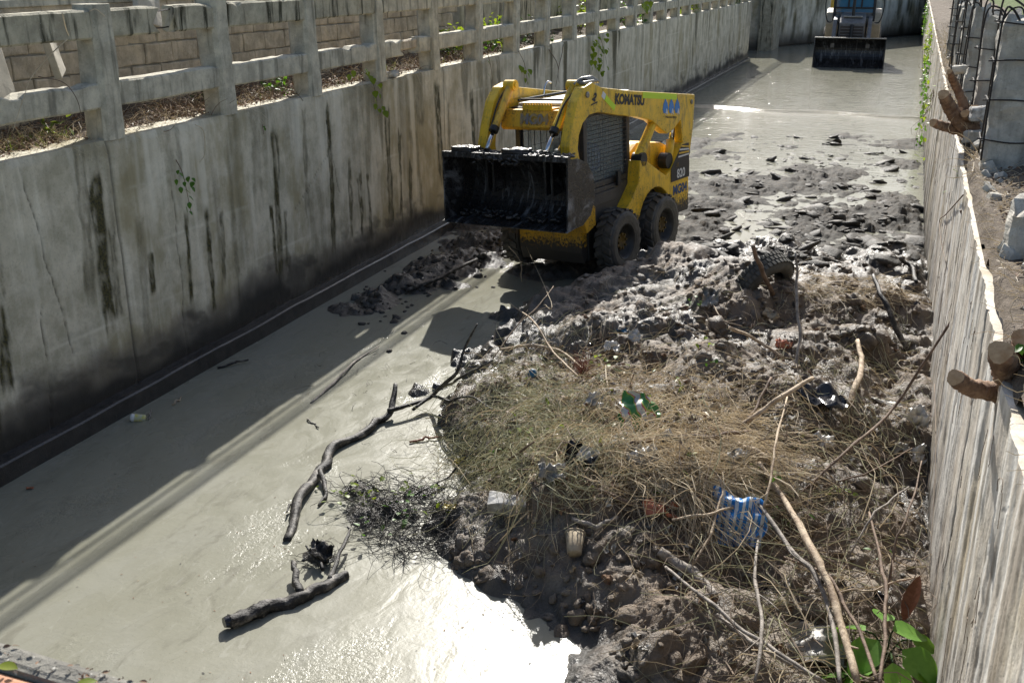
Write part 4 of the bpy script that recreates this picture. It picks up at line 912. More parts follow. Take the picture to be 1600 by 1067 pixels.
stump('tree_stump', [q(1640, 590, 4.3), q(1612, 550, 4.25), q(1600, 530, 4.12)], [.06, .05, .045], 'sawn stump at the right edge of the picture')
Y1 = 9.9
for i, (pts, R, lab) in enumerate([([(1525, 205), (1500, 190), (1482, 165), (1474, 148)], [.09, .085, .075, .065], 'sawn stump with dark bark, upper left of the stump cluster'), ([(1530, 215), (1500, 205), (1475, 198), (1458, 192)], [.07, .06, .055, .05], 'sawn stump pointing left over the canal in the stump cluster'), ([(1530, 212), (1515, 195), (1508, 178)], [.07, .06, .05], 'short sawn stump in the middle of the stump cluster'), ([(1535, 225), (1522, 200), (1523, 170)], [.07, .06, .055], 'upright sawn stump at the right of the stump cluster'), ([(1520, 200), (1496, 140), (1487, 122), (1484, 112)], [.06, .05, .045, .03], 'jagged upright snag at the top of the stump cluster'), ([(1560, 260), (1540, 240), (1530, 225)], [.06, .05, .045], 'low sawn stump under the stump cluster'), ([(1545, 215), (1510, 185), (1500, 172)], [.05, .04, .035], 'small sawn knob inside the stump cluster')]):
    stump('tree_stump', [atY(x, y, Y1 + .05 * (i - 3) - .22 * k / (len(pts) - 1) * (k / (len(pts) - 1))) for k, (x, y) in enumerate(pts)], [r * .72 for r in R], lab)
for i, (pts, lab) in enumerate([([(1505, 195), (1512, 220), (1530, 245)], 'twisted root under the stump cluster, left one'), ([(1515, 200), (1525, 225), (1545, 252)], 'twisted root under the stump cluster, right one'), ([(1560, 300), (1525, 320), (1500, 332)], 'bare root crossing the soil below the tall pillar')]):
    P = bez([atY(x, y, 9.7 if i < 2 else 8.0) for x, y in pts], 6); mb = MB(); mb.add(*tube(P, np.linspace(.03, .014, len(P)), 7, .3, i)); tag(mb.build('tree_root', 'stump_bark', smooth=True), lab, 'root')
for i, (x, Y, r, lab) in enumerate([(1.35, 9.8, .16, 'dark tree trunk behind the nearest tall pillar'), (1.7, 14.5, .22, 'dark tree trunk behind the far pillars')]):
    e = empty('tree', (x, Y, 2.15), label=lab, cat='tree'); mb = MB(); C = bez([(0, 0, -.1), (.03, .05, .9), (.0, .1, 2.2), (.1, .1, 4.5)], 8); mb.add(*tube(C, np.linspace(r * 1.3, r * .6, len(C)), 12, .25, i + 3)); mb.build('trunk', 'bark_wet', e, smooth=True)
    mb = MB(); pts = [np.array([random.gauss(.6, 1.0), random.gauss(.6, 1.2), 4.6 + abs(random.gauss(0, .9))]) for _ in range(700)]; scatter_leaves(mb, pts, .16, .5); mb.build('crown', 'leaf_dark', e)
    mb = MB()
    for k in range(6): strand(mb, (.05, .1, 3.4 + .2 * k), (random.gauss(.6, .8), random.gauss(.6, .9), 4.8 + random.random()), .04, .06, 7, 6)
    mb.build('limb', 'bark_wet', e)
# litter, twigs and weeds on the right bank
mb = MB(); V, F = leaf_shape(1.0, .5, .3, 4, .3)
for _ in range(2600):
    x = WR + .12 + abs(random.gauss(0, .4)); y = 2.8 + 15 * random.random() ** 1.5; s = random.uniform(.02, .05); M = rotm(random.uniform(-1, 1), random.uniform(-.6, .6), random.uniform(0, 6.28)); mb.add(V * s @ M.T + np.array([x, y, zright(x, y) + .012]), F, 0 if random.random() < .5 else 1)
tag(mb.build('fallen_leaves', ['dead_leaf', 'dead_leaf_pale']), 'dead leaves scattered on the right bank soil', 'leaf litter', kind='stuff')
mb = MB()
for _ in range(1500):
    x = WR + .05 + abs(random.gauss(0, .35)); y = 2.8 + 16 * random.random() ** 1.3; z = zright(max(x, WR + .1), y); a = random.uniform(0, 6.28); l = random.uniform(.04, .22); strand(mb, (x, y, z + .01), (x + math.cos(a) * l, y + math.sin(a) * l, z + random.uniform(0, .08)), .0022, .12, 5, 3)
tag(mb.build('dry_twigs', 'straw'), 'dry twigs and rootlets on the right bank soil', 'twigs', kind='stuff')
for i, (pts, r, lab) in enumerate([([(1505, 305), (1478, 335), (1468, 345), (1470, 375), (1478, 410)], .006, 'thin dark twig hanging down the pale wall below the first stump'), ([(1460, 600), (1462, 720), (1452, 900)], .003, 'long thin rootlet trailing down the pale wall')]):
    P = bez([atX(x, y, WR - .02) for x, y in pts], 7); mb = MB(); mb.add(*tube(P, np.linspace(r, r * .5, len(P)), 5, .2, i)); tag(mb.build('hanging_twig', 'root_brown', smooth=True), lab, 'twig')
mb = MB()
for _ in range(60):
    Y = random.uniform(3.5, 16); z = random.uniform(.9, 2.05); l = random.uniform(.1, .5); p = np.array([WR - .02, Y, z]); P = p + np.cumsum(np.vstack([[0, 0, 0], rng.normal(0, .25, (6, 3)) * np.array([.05, .6, 1]) * l * .5 + np.array([0, 0, -l / 9])]), 0); P[:, 0] = np.clip(P[:, 0], WR - .05, WR - .012); mb.add(*tube(bez(P, 3), .0016, 3, caps=False))
tag(mb.build('rootlets', 'root_brown'), 'hair thin dead rootlets clinging to the pale right wall', 'rootlets', kind='stuff')
mb = MB()
for k in range(240):
    x = WR + .1 + abs(random.gauss(0, .28)); y = random.uniform(4.5, 20); sz = random.choice([.012, .02, .03, .05]) * random.uniform(.7, 1.3); V, F = rbox(-sz, sz, -sz * .8, sz * .8, -sz * .6, sz * .6, k, 2, sz * .35, sz * .3); mb.add(V @ rotm(random.uniform(-1, 1), random.uniform(-1, 1), random.uniform(0, 6)).T + np.array([x, y, zright(x, y) + sz * .3]), F)
for k in range(420):
    y = random.uniform(8, 24); x = WR + .05 + abs(random.gauss(0, .2)); z = zright(max(x, WR + .1), y); strand(mb, (x, y, z), (x - random.random() * .25, y + random.gauss(0, .15), z + random.uniform(-.25, .35)), .003, .15, 6, 3, 1)
tag(mb.build('rubble', ['pillar_concrete', 'straw']), 'broken concrete rubble and dry weeds along the right wall top', 'rubble', kind='stuff')
def sprig(p, n, size, h_, key, label, cat='weed', name='weed', r=.08, down=False):
    e = empty(name, tuple(p), label=label, cat=cat); mb = MB()
    for k in range(max(2, n // 4)):
        t = np.array([random.gauss(0, r * .6), random.gauss(0, r * .6), h_ * random.uniform(.6, 1) * (-1 if down else 1)]); strand(mb, (0, 0, 0), t, .0025, .1, 5, 4)
    mb.build('stem', 'root_brown', e)
    for k in range(n): leaf_obj(e, key, (random.gauss(0, r), random.gauss(0, r), h_ * random.random() * (-1 if down else 1)), size * random.uniform(.6, 1.2), (random.uniform(-.5, .5), random.uniform(-.6, .8), random.uniform(0, 6.28)))
    return e
sprig(atY(1572, 562, 4.1), 12, .05, .08, 'vine_green', 'green sprouts growing from the thick sawn stump', r=.05)
sprig(atX(1520, 278, .6), 14, .05, .1, 'vine', 'lime sprouts on the soil below the tall pillar', r=.1)
sprig(atX(1585, 425, .72), 10, .07, .1, 'narrow', 'green weed at the foot of the low concrete stub', r=.07)
sprig(atX(1500, 300, .55), 8, .05, .06, 'vine_green', 'small green weed on the edge of the pale wall', r=.06)
for i, (px, py, n, lab) in enumerate([(1450, 20, 60, 'leafy creeper draping the far top of the right wall'), (1455, 62, 50, 'bushy creeper below the far pillars on the right wall'), (1452, 110, 36, 'green creeper on the right wall left of the stumps'), (1456, 160, 16, 'sparse creeper beside the sawn stumps'), (1446, 185, 14, 'small creeper low on the right wall by the stumps')]):
    p = atX(px, py, WR - .03); e = empty('creeper', tuple(p), label=lab, cat='creeper'); mb = MB()
    for k in range(6): strand(mb, (0, random.gauss(0, .3), .2), (-.03, random.gauss(0, .5), -random.uniform(.2, .8)), .004, .1, 6, 4)
    mb.build('stem', 'root_brown', e); mb = MB(); scatter_leaves(mb, [np.array([-random.random() * .12, random.gauss(0, .6), random.gauss(-.15, .33)]) for _ in range(n * 3)], .085, .6); mb.build('foliage', 'leaf_lime' if i % 2 else 'leaf_green', e, smooth=True)

# ------------------------------------------------------------------ near bridge coping in the corner
mb = MB(); mb.add(*box(-3.2, 1.6, -.4, .968, 2.3, 2.590, .01)); cop = mb.build('bridge_coping', 'terracotta'); tag(cop, 'terracotta painted bridge coping in the near left corner', 'coping')
mb = MB(); mb.add(*rbox(-3.2, 1.6, .972, 1.018, 2.3, 2.60, 3, 90, .012, .012)); mb.build('crumbling_edge', 'coping', cop)
mb = MB(); mb.add(*box(-3.2, 1.6, -6, -.405, 1.9, 2.3)); mb.build('deck', 'coping', cop)
for i, (px, py, s, lab) in enumerate([(12, 1040, .034, 'fresh green leaf lying on the terracotta coping'), (135, 1065, .03, 'green leaf on the crumbling edge of the coping')]):
    p = gz(px, py, 2.615); V, F = leaf_shape(s, .55, .2, 7); mb = MB(); mb.add(V - np.array([s / 2, 0, 0]), F); o = mb.build('fallen_leaf', 'leaf_lime', loc=tuple(p), smooth=True); o.rotation_euler = (0.1, -.1, .1 + i * .6); tag(o, lab, 'leaf')
mb = MB(); V, F = leaf_shape(1.0, .5, .3, 4, .3)
for _ in range(150):
    x = random.uniform(-1.4, -.8); s = random.uniform(.004, .014); M = rotm(random.uniform(-1, 1), random.uniform(-.6, .6), random.uniform(0, 6.28)); mb.add(V * s @ M.T + np.array([x, random.uniform(.97, 1.01), 2.606]), F, random.randrange(2))
tag(mb.build('leaf_crumbs', ['dead_leaf', 'coping']), 'dry leaf crumbs along the edge of the coping', 'leaf litter', kind='stuff')

# ================================================================== SKID STEER LOADER (local axes: x forward, y to its left, z up)
LD = empty('skid_steer_loader', (-3.394, 13.012, 0.074), (R_(3.3), 0, R_(-104.45)), 'muddy yellow skid steer loader with its black bucket raised in front', 'loader')
def part(name, mats, par, *vfs, smooth=False, loc=None):
    mb = MB()
    for vf in vfs: mb.add(vf[0], vf[1], vf[2] if len(vf) > 2 else 0)
    return mb.build(name, mats, par, smooth, loc)
def flipy(vf): V = np.array(vf[0], float); V[:, 1] *= -1; return V, ([list(f)[::-1] for f in vf[1]] if not isinstance(vf[1], np.ndarray) else vf[1][:, ::-1])
def decal(name, s, size, m, par, org, ux, uz, weight=0.0, shear=0.0):
    """flat lettering laid on a face: ux = reading direction, uz = up"""
    V, F = text_mesh(s, size, weight, shear); ux = np.array(ux, float); uz = np.array(uz, float)
    W = np.array(org) + V[:, :1] * ux + V[:, 1:2] * uz; mb = MB(); mb.add(W, F); return mb.build(name, m, par)
# chassis
part('chassis', 'hull_mud', LD, box(-.80, 1.36, -.46, .46, .17, .80, .03))
part('front_plate', 'plate_yellow', LD, prism([(1.365, .80), (1.365, .22), (1.45, .16), (1.50, .30), (1.50, .72), (1.44, .80)], -.44, .44, .012))
for s in (-1, 1):   # bucket stop lugs beside the front plate
    v = prism([(1.36, .62), (1.56, .56), (1.62, .70), (1.58, .84), (1.46, .90), (1.36, .84)], .47, .56, .012); part('stop_lug', 'plate_yellow', LD, v if s > 0 else flipy(v))
# side panels over the rear wheels
arch = [(.46 * math.cos(a), .38 + .47 * math.sin(a)) for a in np.linspace(math.pi * 1.02, 0.10, 14)]
sidep = [(-.90, .40), (-.50, .40)] + arch + [(.62, .50), (.80, .68), (.62, .80), (.44, .98), (.40, 1.24), (.25, 1.22), (-.28, .95), (-.42, 1.0), (-.74, 1.30), (-.94, 1.30), (-.96, 1.0)]
for s in (-1, 1):
    v = prism(sidep[::-1], .47, .64, .012); part('side_panel', 'yellow_paint', LD, v if s > 0 else flipy(v))
part('engine_cover', 'yellow_paint', LD, prism([(.35, .82), (.35, 1.30), (.10, 1.42), (-.55, 1.34), (-.90, 1.22), (-.93, .82)], -.44, .44, .05), smooth=False)
part('counterweight', 'yellow_paint', LD, box(-1.0, -.905, -.62, .62, .38, .82, .03))
part('tail_lamp', 'plastic_orange', LD, box(-1.012, -.99, .50, .58, .72, .78, .006)); part('tail_lamp', 'plastic_orange', LD, box(-1.012, -.99, -.58, -.50, .72, .78, .006))
# black badge panel with number and stripes on the rear corner
pan = part('badge_panel', 'decal_black', LD, prism([(-.42, 1.015), (-.74, 1.285), (-.935, 1.285), (-.952, 1.0), (-.95, .84), (-.42, .84)], .643, .648))
decal('number', '820', .16, 'decal_white', pan, (-.70, .651, .92), (-1, 0, 0), (0, 0, 1), .004); decal('number_prefix', 'SK', .07, 'rim_yellow', pan, (-.60, .651, 1.04), (-1, 0, 0), (0, 0, 1), .002)
for k in range(4): part('stripe', ['decal_white' if k % 2 == 0 else 'yellow_paint'], pan, prism([(-.62 - .02 * k, 1.13 + .045 * k), (-.62 - .02 * k, 1.15 + .045 * k), (-.935, 1.15 + .032 * k), (-.935, 1.13 + .032 * k)][::-1], .6485, .652))
decal('fleet_number', 'MG04', .165, 'decal_navy', LD, (-.685, .644, .715), (-1, 0, 0), (0, 0, 1), .007)
# lift arms
armp = [(1.80, 1.05), (1.85, 1.30), (1.985, 1.50), (2.0, 1.62), (1.93, 1.82), (1.81, 2.08), (1.66, 2.225), (1.48, 2.265), (1.27, 2.19), (.55, 2.085), (-.30, 1.985), (-1.156, 1.885), (-1.15, 1.78), (-1.12, 1.50), (-1.00, 1.08), (-.88, 1.08), (-.80, 1.30), (-.74, 1.60), (-.52, 1.50), (-.36, 1.47), (-.22, 1.53), (.05, 1.68), (.402, 1.765), (.9, 1.84), (1.36, 1.925), (1.56, 1.915), (1.70, 1.84), (1.79, 1.72), (1.82, 1.58), (1.76, 1.34), (1.70, 1.05)]
for s in (-1, 1):
    v = prism(armp, .50, .625, .012); arm = part('lift_arm', 'yellow_paint', LD, v if s > 0 else flipy(v))
    yo = .6265 if s > 0 else -.6265
    for (x, z, r) in ((1.60, 2.14, .035), (1.77, 1.14, .035), (-1.05, 1.80, .03), (-.97, 1.16, .03)):
        part('pin', 'grey_steel', arm, lathe([(0, yo - .02 * s), (r, yo - .02 * s), (r, yo + .012 * s), (r * .6, yo + .016 * s), (0, yo + .016 * s)], 14, 'y', (x, 0, z)))
    if s > 0:
        ang = math.atan2(2.19 - 1.885, 1.27 + 1.156); ux = (-math.cos(ang), 0, -math.sin(ang)); uz = (-math.sin(ang), 0, math.cos(ang))
        decal('maker_lettering', 'KOMATSU', .155, 'decal_black', arm, (.62, .6285, 1.985), ux, uz, .009)
        P = lambda pts: prism(pts[::-1], .6262, .6295)
        def strip(x0, z0, x1, z1, w):
            d = np.array([x1 - x0, z1 - z0]); d /= np.linalg.norm(d); nrm = np.array([-d[1], d[0]]) * w / 2
            return [(x0 + nrm[0], z0 + nrm[1]), (x1 + nrm[0], z1 + nrm[1]), (x1 - nrm[0], z1 - nrm[1]), (x0 - nrm[0], z0 - nrm[1])]
        part('reflective_strip', 'reflective_lime', arm, P(strip(.30, 2.015, -.62, 1.905, .075)[::-1])); part('reflective_strip', 'reflective_lime', arm, P(strip(1.20, 2.07, .985, 1.93, .07)[::-1])); part('reflective_strip', 'decal_white', arm, P(strip(1.27, 2.12, 1.205, 2.075, .07)[::-1]))
        for k in range(3):
            x = -.30 - .165 * k; z = 1.80 - .016 * k
            drop = part('drop_badge', 'decal_blue', arm, P([(x, z + .115), (x - .055, z + .05), (x - .075, z - .01), (x - .045, z - .065), (x + .045, z - .065), (x + .075, z - .01), (x + .055, z + .05)]))
            part('badge_letter', 'decal_white', drop, *[(text_mesh('A', .10, .003)[0] * np.array([-1, 1, 1]) @ np.array([[1, 0, 0], [0, 0, 1], [0, 1, 0]]) + np.array([x - .03, .6305, z - .055]), text_mesh('A', .10)[1])])
        decal('small_print', 'PARA AGUA SEGUR', .035, 'decal_black', arm, (-.46, .6295, 1.665), ux, uz, .0012)
        decal('round_mark', '2', .12, 'decal_black', arm, (1.45, .6285, 2.10), (-.9, 0, -.43), (-.43, 0, .9), .01, .3); part('mark_stroke', 'decal_black', arm, P(strip(1.52, 2.02, 1.38, 2.04, .015)))
# cross member between the arms, with the fleet number, step and mud
cm = part('cross_member', 'dirty_yellow', LD, prism([(1.56, 1.74), (1.66, 1.74), (1.70, 1.78), (1.66, 1.97), (1.56, 1.97)], -.50, .50, .01))
decal('fleet_number', 'MG04', .155, 'worn_blue', cm, (1.695, -.03, 1.865), (0, 1, 0), (-.2, 0, .98), .008)
part('step', 'yellow_paint', cm, box(1.50, 1.66, -.20, .20, 1.972, 1.99, .004), box(1.655, 1.675, -.20, .20, 1.965, 2.03, .004))
part('step_teeth', 'yellow_paint', cm, *[box(1.655, 1.674, -.185 + .037 * k - .010, -.185 + .037 * k + .010, 2.028, 2.05) for k in range(11)])
# tilt cylinders
for s in (-1, 1):
    a = np.array([1.56, .43 * s, 2.235]); b_ = np.array([2.20, .40 * s, 1.50]); d = (b_ - a) / np.linalg.norm(b_ - a); mid_ = a + (b_ - a) * .60
    cyl = part('tilt_cylinder', 'dirty_yellow' if s < 0 else 'yellow_paint', LD, tube([a, a + d * .02, mid_ - d * .05, mid_], [.043, .048, .048, .052], 18), smooth=True)
    part('piston_rod', 'chrome', cyl, tube([mid_, b_], .026, 16), smooth=True)
    part('gland', 'rim_dark', cyl, tube([mid_ - d * .01, mid_ + d * .05], .056, 18), smooth=False)
    part('pin_boss', 'yellow_paint', cyl, tube([a + (0, -.07, 0), a + (0, .07, 0)], .062, 18), tube([a + (0, -.085, 0), a + (0, .085, 0)], .03, 12))
    part('pipe', 'black_hose', cyl, tube(bez([a + (.05, .05 * s, -.05), (a + mid_) / 2 + (.06, .03 * s, .03), mid_ + (.05, .02 * s, .0)], 6), .010, 6), smooth=True)
# hose bundle on the near knee, lever stalks
part('hose_bundle', 'grey_steel', LD, *[tube(bez([(1.62 - .05 * k, .47, 2.25), (1.52 - .05 * k, .53, 2.315), (1.40 - .05 * k, .57, 2.25)], 5), .016, 7) for k in range(4)], box(1.36, 1.58, .49, .59, 2.245, 2.285, .01), smooth=True)
st = part('warning_stalk', 'black_hose', LD, tube([(-.30, -.20, 1.40), (-.42, -.20, 1.95)], .017, 8), smooth=True); part('stalk_head', 'black_hose', st, lathe([(0, 1.93), (.04, 1.93), (.045, 1.97), (.03, 2.0), (0, 2.0)], 14, 'z', (-.42, -.20, 0)), smooth=True)
part('mirror_stalk', 'chrome', LD, tube(bez([(.78, -.50, 1.93), (.74, -.50, 2.12), (.66, -.50, 2.20), (.58, -.50, 2.18)], 5), .012, 7), smooth=True)
# rear links, lift cylinder, hoses
for s in (-1, 1):
    lk = part('arm_link', 'dirty_yellow' if s < 0 else 'yellow_paint', LD, *[(tube([(.30, .56 * s, 1.26), (.12, .56 * s, 1.44), (-.10, .56 * s, 1.66)], [.075, .062, .055], 10))], smooth=False)
    part('link_pivot', 'rim_dark', lk, tube([(.30, .50 * s, 1.24), (.30, .64 * s, 1.24)], .085, 18)); 
    lc = part('lift_cylinder', 'yellow_paint', LD, tube([(-.50, .55 * s, .98), (-.60, .55 * s, 1.36)], .055, 14), tube([(-.47, .55 * s, .86), (-.51, .55 * s, 1.02)], .075, 14), smooth=True); part('piston_rod', 'chrome', lc, tube([(-.60, .55 * s, 1.36), (-.66, .55 * s, 1.60)], .026, 12), smooth=True)
    for k in range(3): part('hose', 'black_hose', LD, tube(bez([(-.62 - .035 * k, .50 * s, 1.22), (-.66 - .035 * k, .53 * s, 1.42), (-.58 - .05 * k, .52 * s, 1.62), (-.50, .50 * s, 1.75)], 6), .014, 7), smooth=True)
part('rear_frame', 'yellow_paint', LD, box(-1.12, -1.02, -.50, .50, 1.80, 1.88, .01))
part('fuel_tank', 'black_hose', LD, tube([(-.42, .50, 1.12), (-.42, .62, 1.12)], .10, 18))
# cab: posts, roof, guards, glass, seat
cab = part('cab_frame', 'cab_black', LD,
    *[box(1.37, 1.45, y - .035, y + .035, .80, 1.93, .012) for y in (-.44, .44)], *[box(.36, .44, y - .035, y + .035, .85, 1.93, .012) for y in (-.44, .44)],
    *[box(.36, 1.45, y - .03, y + .03, 1.86, 1.935, .012) for y in (-.44, .44)], *[box(.44, 1.37, y - .03, y + .03, 1.02, 1.09, .01) for y in (-.44, .44)], box(1.37, 1.44, -.44, .44, 1.87, 1.93, .01), box(.37, .43, -.44, .44, .9, 1.93, .01), box(.36, 1.45, -.44, .44, .80, .86, .01))
roof = part('roof', 'cab_black', LD, box(.10, 1.52, -.47, .47, 1.94, 1.99, .02)); part('roof_panel', 'roof_white', roof, box(.14, 1.44, -.42, .42, 1.992, 2.025, .01)); part('roof_vent', 'roof_white', roof, box(.20, .7, .05, .40, 2.026, 2.07, .015)); part('roof_rail', 'wire_black', roof, tube([(1.40, -.44, 2.05), (.2, -.44, 2.05)], .014, 6), tube([(1.40, -.40, 2.06), (1.40, .38, 2.06)], .014, 6))
for s in (-1, 1):
    dp = prism([(1.44, .70), (1.44, 1.02), (.45, 1.02), (.45, .96), (.80, .66), (1.2, .60)][::-1], .462, .49, .01); d = part('door_panel', 'cab_black', LD, dp if s > 0 else flipy(dp))
    ins = prism([(1.33, .82), (1.33, .96), (.80, .97), (.80, .83)][::-1], .49, .512, .008); part('door_inset', 'cab_black', d, ins if s > 0 else flipy(ins))
    hn = box(.68, .76, .49, .53, .98, 1.16, .01); part('door_handle', 'wire_black', d, hn if s > 0 else flipy(hn))
    wires = []
    for x in np.linspace(.47, 1.34, 14 if s > 0 else 5): wires.append(tube([(x, .470 * s, 1.09), (x, .470 * s, 1.87)], .0036, 4))
    for z in np.linspace(1.11, 1.85, 16 if s > 0 else 5): wires.append(tube([(.44, .476 * s, z), (1.37, .476 * s, z)], .0036, 4))
    part('window_guard', 'wire_black', LD, *wires)
    gl = box(.44, 1.37, .425 * s - .003, .425 * s + .003, 1.09, 1.86); part('side_glass', 'cab_glass', LD, gl)
part('label_plate', 'yellow_paint', LD, box(.38, .41, .478, .482, 1.08, 1.22))
part('rear_glass', 'cab_glass', LD, box(.395, .401, -.40, .40, 1.2, 1.85)); part('windscreen_guard', 'wire_black', LD, *[tube([(1.41, y, 1.0), (1.41, y, 1.87)], .006, 4) for y in np.linspace(-.4, -.05, 5)])
seat = part('seat', 'seat_black', LD, box(.55, .95, -.24, .24, .86, .98, .04), box(.48, .60, -.24, .24, .95, 1.5, .05)); part('headrest', 'seat_black', seat, box(.46, .55, -.14, .14, 1.5, 1.68, .04))
for s in (-1, 1): lv = part('control_lever', 'wire_black', LD, tube([(1.15, .25 * s, .86), (1.12, .22 * s, 1.18)], .016, 8)); part('lever_grip', 'seat_black', lv, tube([(1.12, .22 * s, 1.16), (1.11, .215 * s, 1.28)], .026, 10), smooth=True)
for y in (-.30, .30): hl = part('work_lamp', 'wire_black', LD, box(1.46, 1.54, y - .07, y + .07, 1.90, 1.975, .01)); part('lens', 'decal_white', hl, box(1.541, 1.545, y - .055, y + .055, 1.91, 1.965))
# wheels
def wheel_parts(par, c, s):
    w = bpy.data.objects.new('wheel', None); COL.objects.link(w); w.parent = par; w.location = c; w.rotation_euler = (0, random.random() * 6, 0)
    pr = [(.215, -.115), (.25, -.125), (.31, -.13), (.345, -.118), (.365, -.09), (.37, 0), (.365, .09), (.345, .118), (.31, .13), (.25, .125), (.215, .115), (.20, .10), (.20, -.10), (.215, -.115)]
    lugs = []
    for k in range(20):
        a = k * 2 * math.pi / 20
        for sd in (-1, 1):
            V, F = box(-.034, .034, .005, .105, -.012, .016, .005); V = np.array(V); V[:, 0] += (V[:, 1] - .05) * .55; V[:, 1] *= sd
            if sd < 0: V[:, 0] += .05; F = [f[::-1] for f in F]
            M = rotm(0, -a + math.pi / 2, 0); V = (V + np.array([0, 0, .372])) @ M.T; lugs.append((V, F))
    part('tyre', 'tyre_rubber', w, lathe(pr, 44), *lugs, smooth=False)
    o = s * .0
    rim = [(0, .02 * s), (.06, .025 * s), (.075, .05 * s), (.10, .05 * s), (.115, .015 * s), (.16, .0), (.175, .07 * s), (.20, .10 * s), (.213, .118 * s), (.222, .118 * s), (.218, .08 * s), (.20, -.1 * s)]
    r = part('rim', ['rim_dark', 'rim_yellow'], w, (*lathe(rim[3:], 32), 0), (*lathe(rim[:4], 24), 1), smooth=True)
    part('wheel_nuts', 'rim_yellow', r, *[lathe([(0, .075 * s), (.014, .075 * s), (.014, .03 * s)], 6, 'y', (.088 * math.cos(a), 0, .088 * math.sin(a))) for a in np.linspace(0, 6.283, 8, endpoint=False)])['kind'] = 'stuff'
    return w
for x in (0.0, 1.04):
    for s in (-1, 1): wheel_parts(LD, (x, .67 * s, .38), s)
# bucket: open to the front, wet black steel
prof = [(2.378, 1.52), (2.20, 1.50), (2.00, 1.42), (1.88, 1.25), (1.87, 1.05), (1.96, .90), (2.12, .82), (2.42, .785)]
def bucket_shell(prof, w, t, ny=2):
    inn = np.array(prof); d = np.gradient(inn, axis=0); nrm = np.stack([-d[:, 1], d[:, 0]], 1); nrm /= np.linalg.norm(nrm, axis=1)[:, None]; out = inn - nrm * t * (1 if nrm[3][0] > 0 else -1); n = len(prof)
    V = [(x, -w, z) for x, z in inn] + [(x, w, z) for x, z in inn] + [(x, -w, z) for x, z in out] + [(x, w, z) for x, z in out]
    F = []
    for i in range(n - 1): F += [[i, i + 1, n + i + 1, n + i], [2 * n + i, 3 * n + i, 3 * n + i + 1, 2 * n + i + 1]]
    F += [[0, n, 3 * n, 2 * n], [n - 1, 3 * n - 1 - 0, 4 * n - 1, 2 * n - 1]]; F[-1] = [n - 1, 2 * n - 1, 4 * n - 1, 3 * n - 1]
    return V, F
ps = bez([(x, 0, z) for x, z in prof], 3); ps = [(p[0], p[2]) for p in ps]
bk = part('bucket', 'bucket_steel', LD, bucket_shell(ps, .822, .018), smooth=False)
for s in (-1, 1):
    pl = prism([(2.385, 1.535), (2.395, 1.50), (2.43, .775), (2.12, .79), (1.95, .875), (1.85, 1.04), (1.86, 1.27), (1.985, 1.45), (2.19, 1.53)], .823, .848, .004); part('side_plate', 'bucket_steel', bk, pl if s > 0 else flipy(pl))
part('top_lip', 'bucket_steel', bk, box(2.345, 2.40, -.85, .85, 1.51, 1.575, .008)); part('cutting_edge', 'bucket_steel', bk, prism([(2.30, .79), (2.47, .768), (2.475, .78), (2.30, .812)], -.86, .86, .003))
mb = MB()
for _ in range(300):                     # muck lying along the lip and clinging inside
    u = random.random()
    if u < .6: c = (random.uniform(2.18, 2.40), random.uniform(-.45, .82), 1.56 + random.uniform(-.01, .02)); s = random.uniform(.005, .015)
    elif u < .75: c = (2.404, random.uniform(-.4, .3), 1.54 - random.random() * .08); s = random.uniform(.006, .016)
    else: c = (random.uniform(2.0, 2.3), random.uniform(-.8, .8), .845); s = random.uniform(.008, .028)
    V, F = rbox(-s * 1.6, s * 1.6, -s * 1.8, s * 1.8, -s * .7, s * .7, random.randrange(99), 2, s * .8, s * .4); M = rotm(random.gauss(0, .3), random.gauss(0, .3), random.uniform(0, 6.28)); mb.add(V @ M.T + np.array(c), F)
mk = mb.build('clinging_mud', 'muck', bk, smooth=True); mk['kind'] = 'stuff'
for s in (-1, 1): part('hinge_plate', 'bucket_steel', bk, prism([(2.10, 1.08), (2.10, 1.46), (2.24, 1.60), (2.16, 1.60), (1.90, 1.40), (1.90, 1.10)], .40 * s - .06, .40 * s - .03, .003), prism([(2.10, 1.08), (2.10, 1.46), (2.24, 1.60), (2.16, 1.60), (1.90, 1.40), (1.90, 1.10)], .40 * s + .03, .40 * s + .06, .003))
for (x, y) in ((2.30, -.58), (2.30, .12)): part('mud_slab', 'muck', bk, rbox(x - .12, x + .08, y - .16, y + .14, 1.565, 1.625, int(x * 9), 3, .02, .015))

# operator seated in the cab: one continuous body
def person(name, mat_world, joints, edges, label):
    me = bpy.data.meshes.new(name); me.from_pydata([j[0] for j in joints], edges, []); o = bpy.data.objects.new('tmp_body', me); COL.objects.link(o)
    o.modifiers.new('skin', 'SKIN'); sub = o.modifiers.new('sub', 'SUBSURF'); sub.levels = 2; sub.render_levels = 2
    for i, j in enumerate(joints): me.skin_vertices[0].data[i].radius = (j[1], j[1] if len(j) < 3 else j[2]); me.skin_vertices[0].data[i].use_root = (i == 0)
    bpy.context.view_layer.update(); dg = bpy.context.evaluated_depsgraph_get(); m2 = bpy.data.meshes.new_from_object(o.evaluated_get(dg)); bpy.data.objects.remove(o)
    m2.materials.clear()
    for x in ('overall_blue', 'skin', 'hair'): m2.materials.append(MT[x])
    for p in m2.polygons:
        p.use_smooth = True; c = p.center; p.material_index = 0
        if c.z > 1.49: p.material_index = 2 if (c.z > 1.70 or c.x < .70) else 1
        if c.x > .99 and c.z > 1.10: p.material_index = 1
    r = link(name, m2); r.matrix_world = mat_world; tag(r, label, 'person'); return r
bpy.context.view_layer.update()
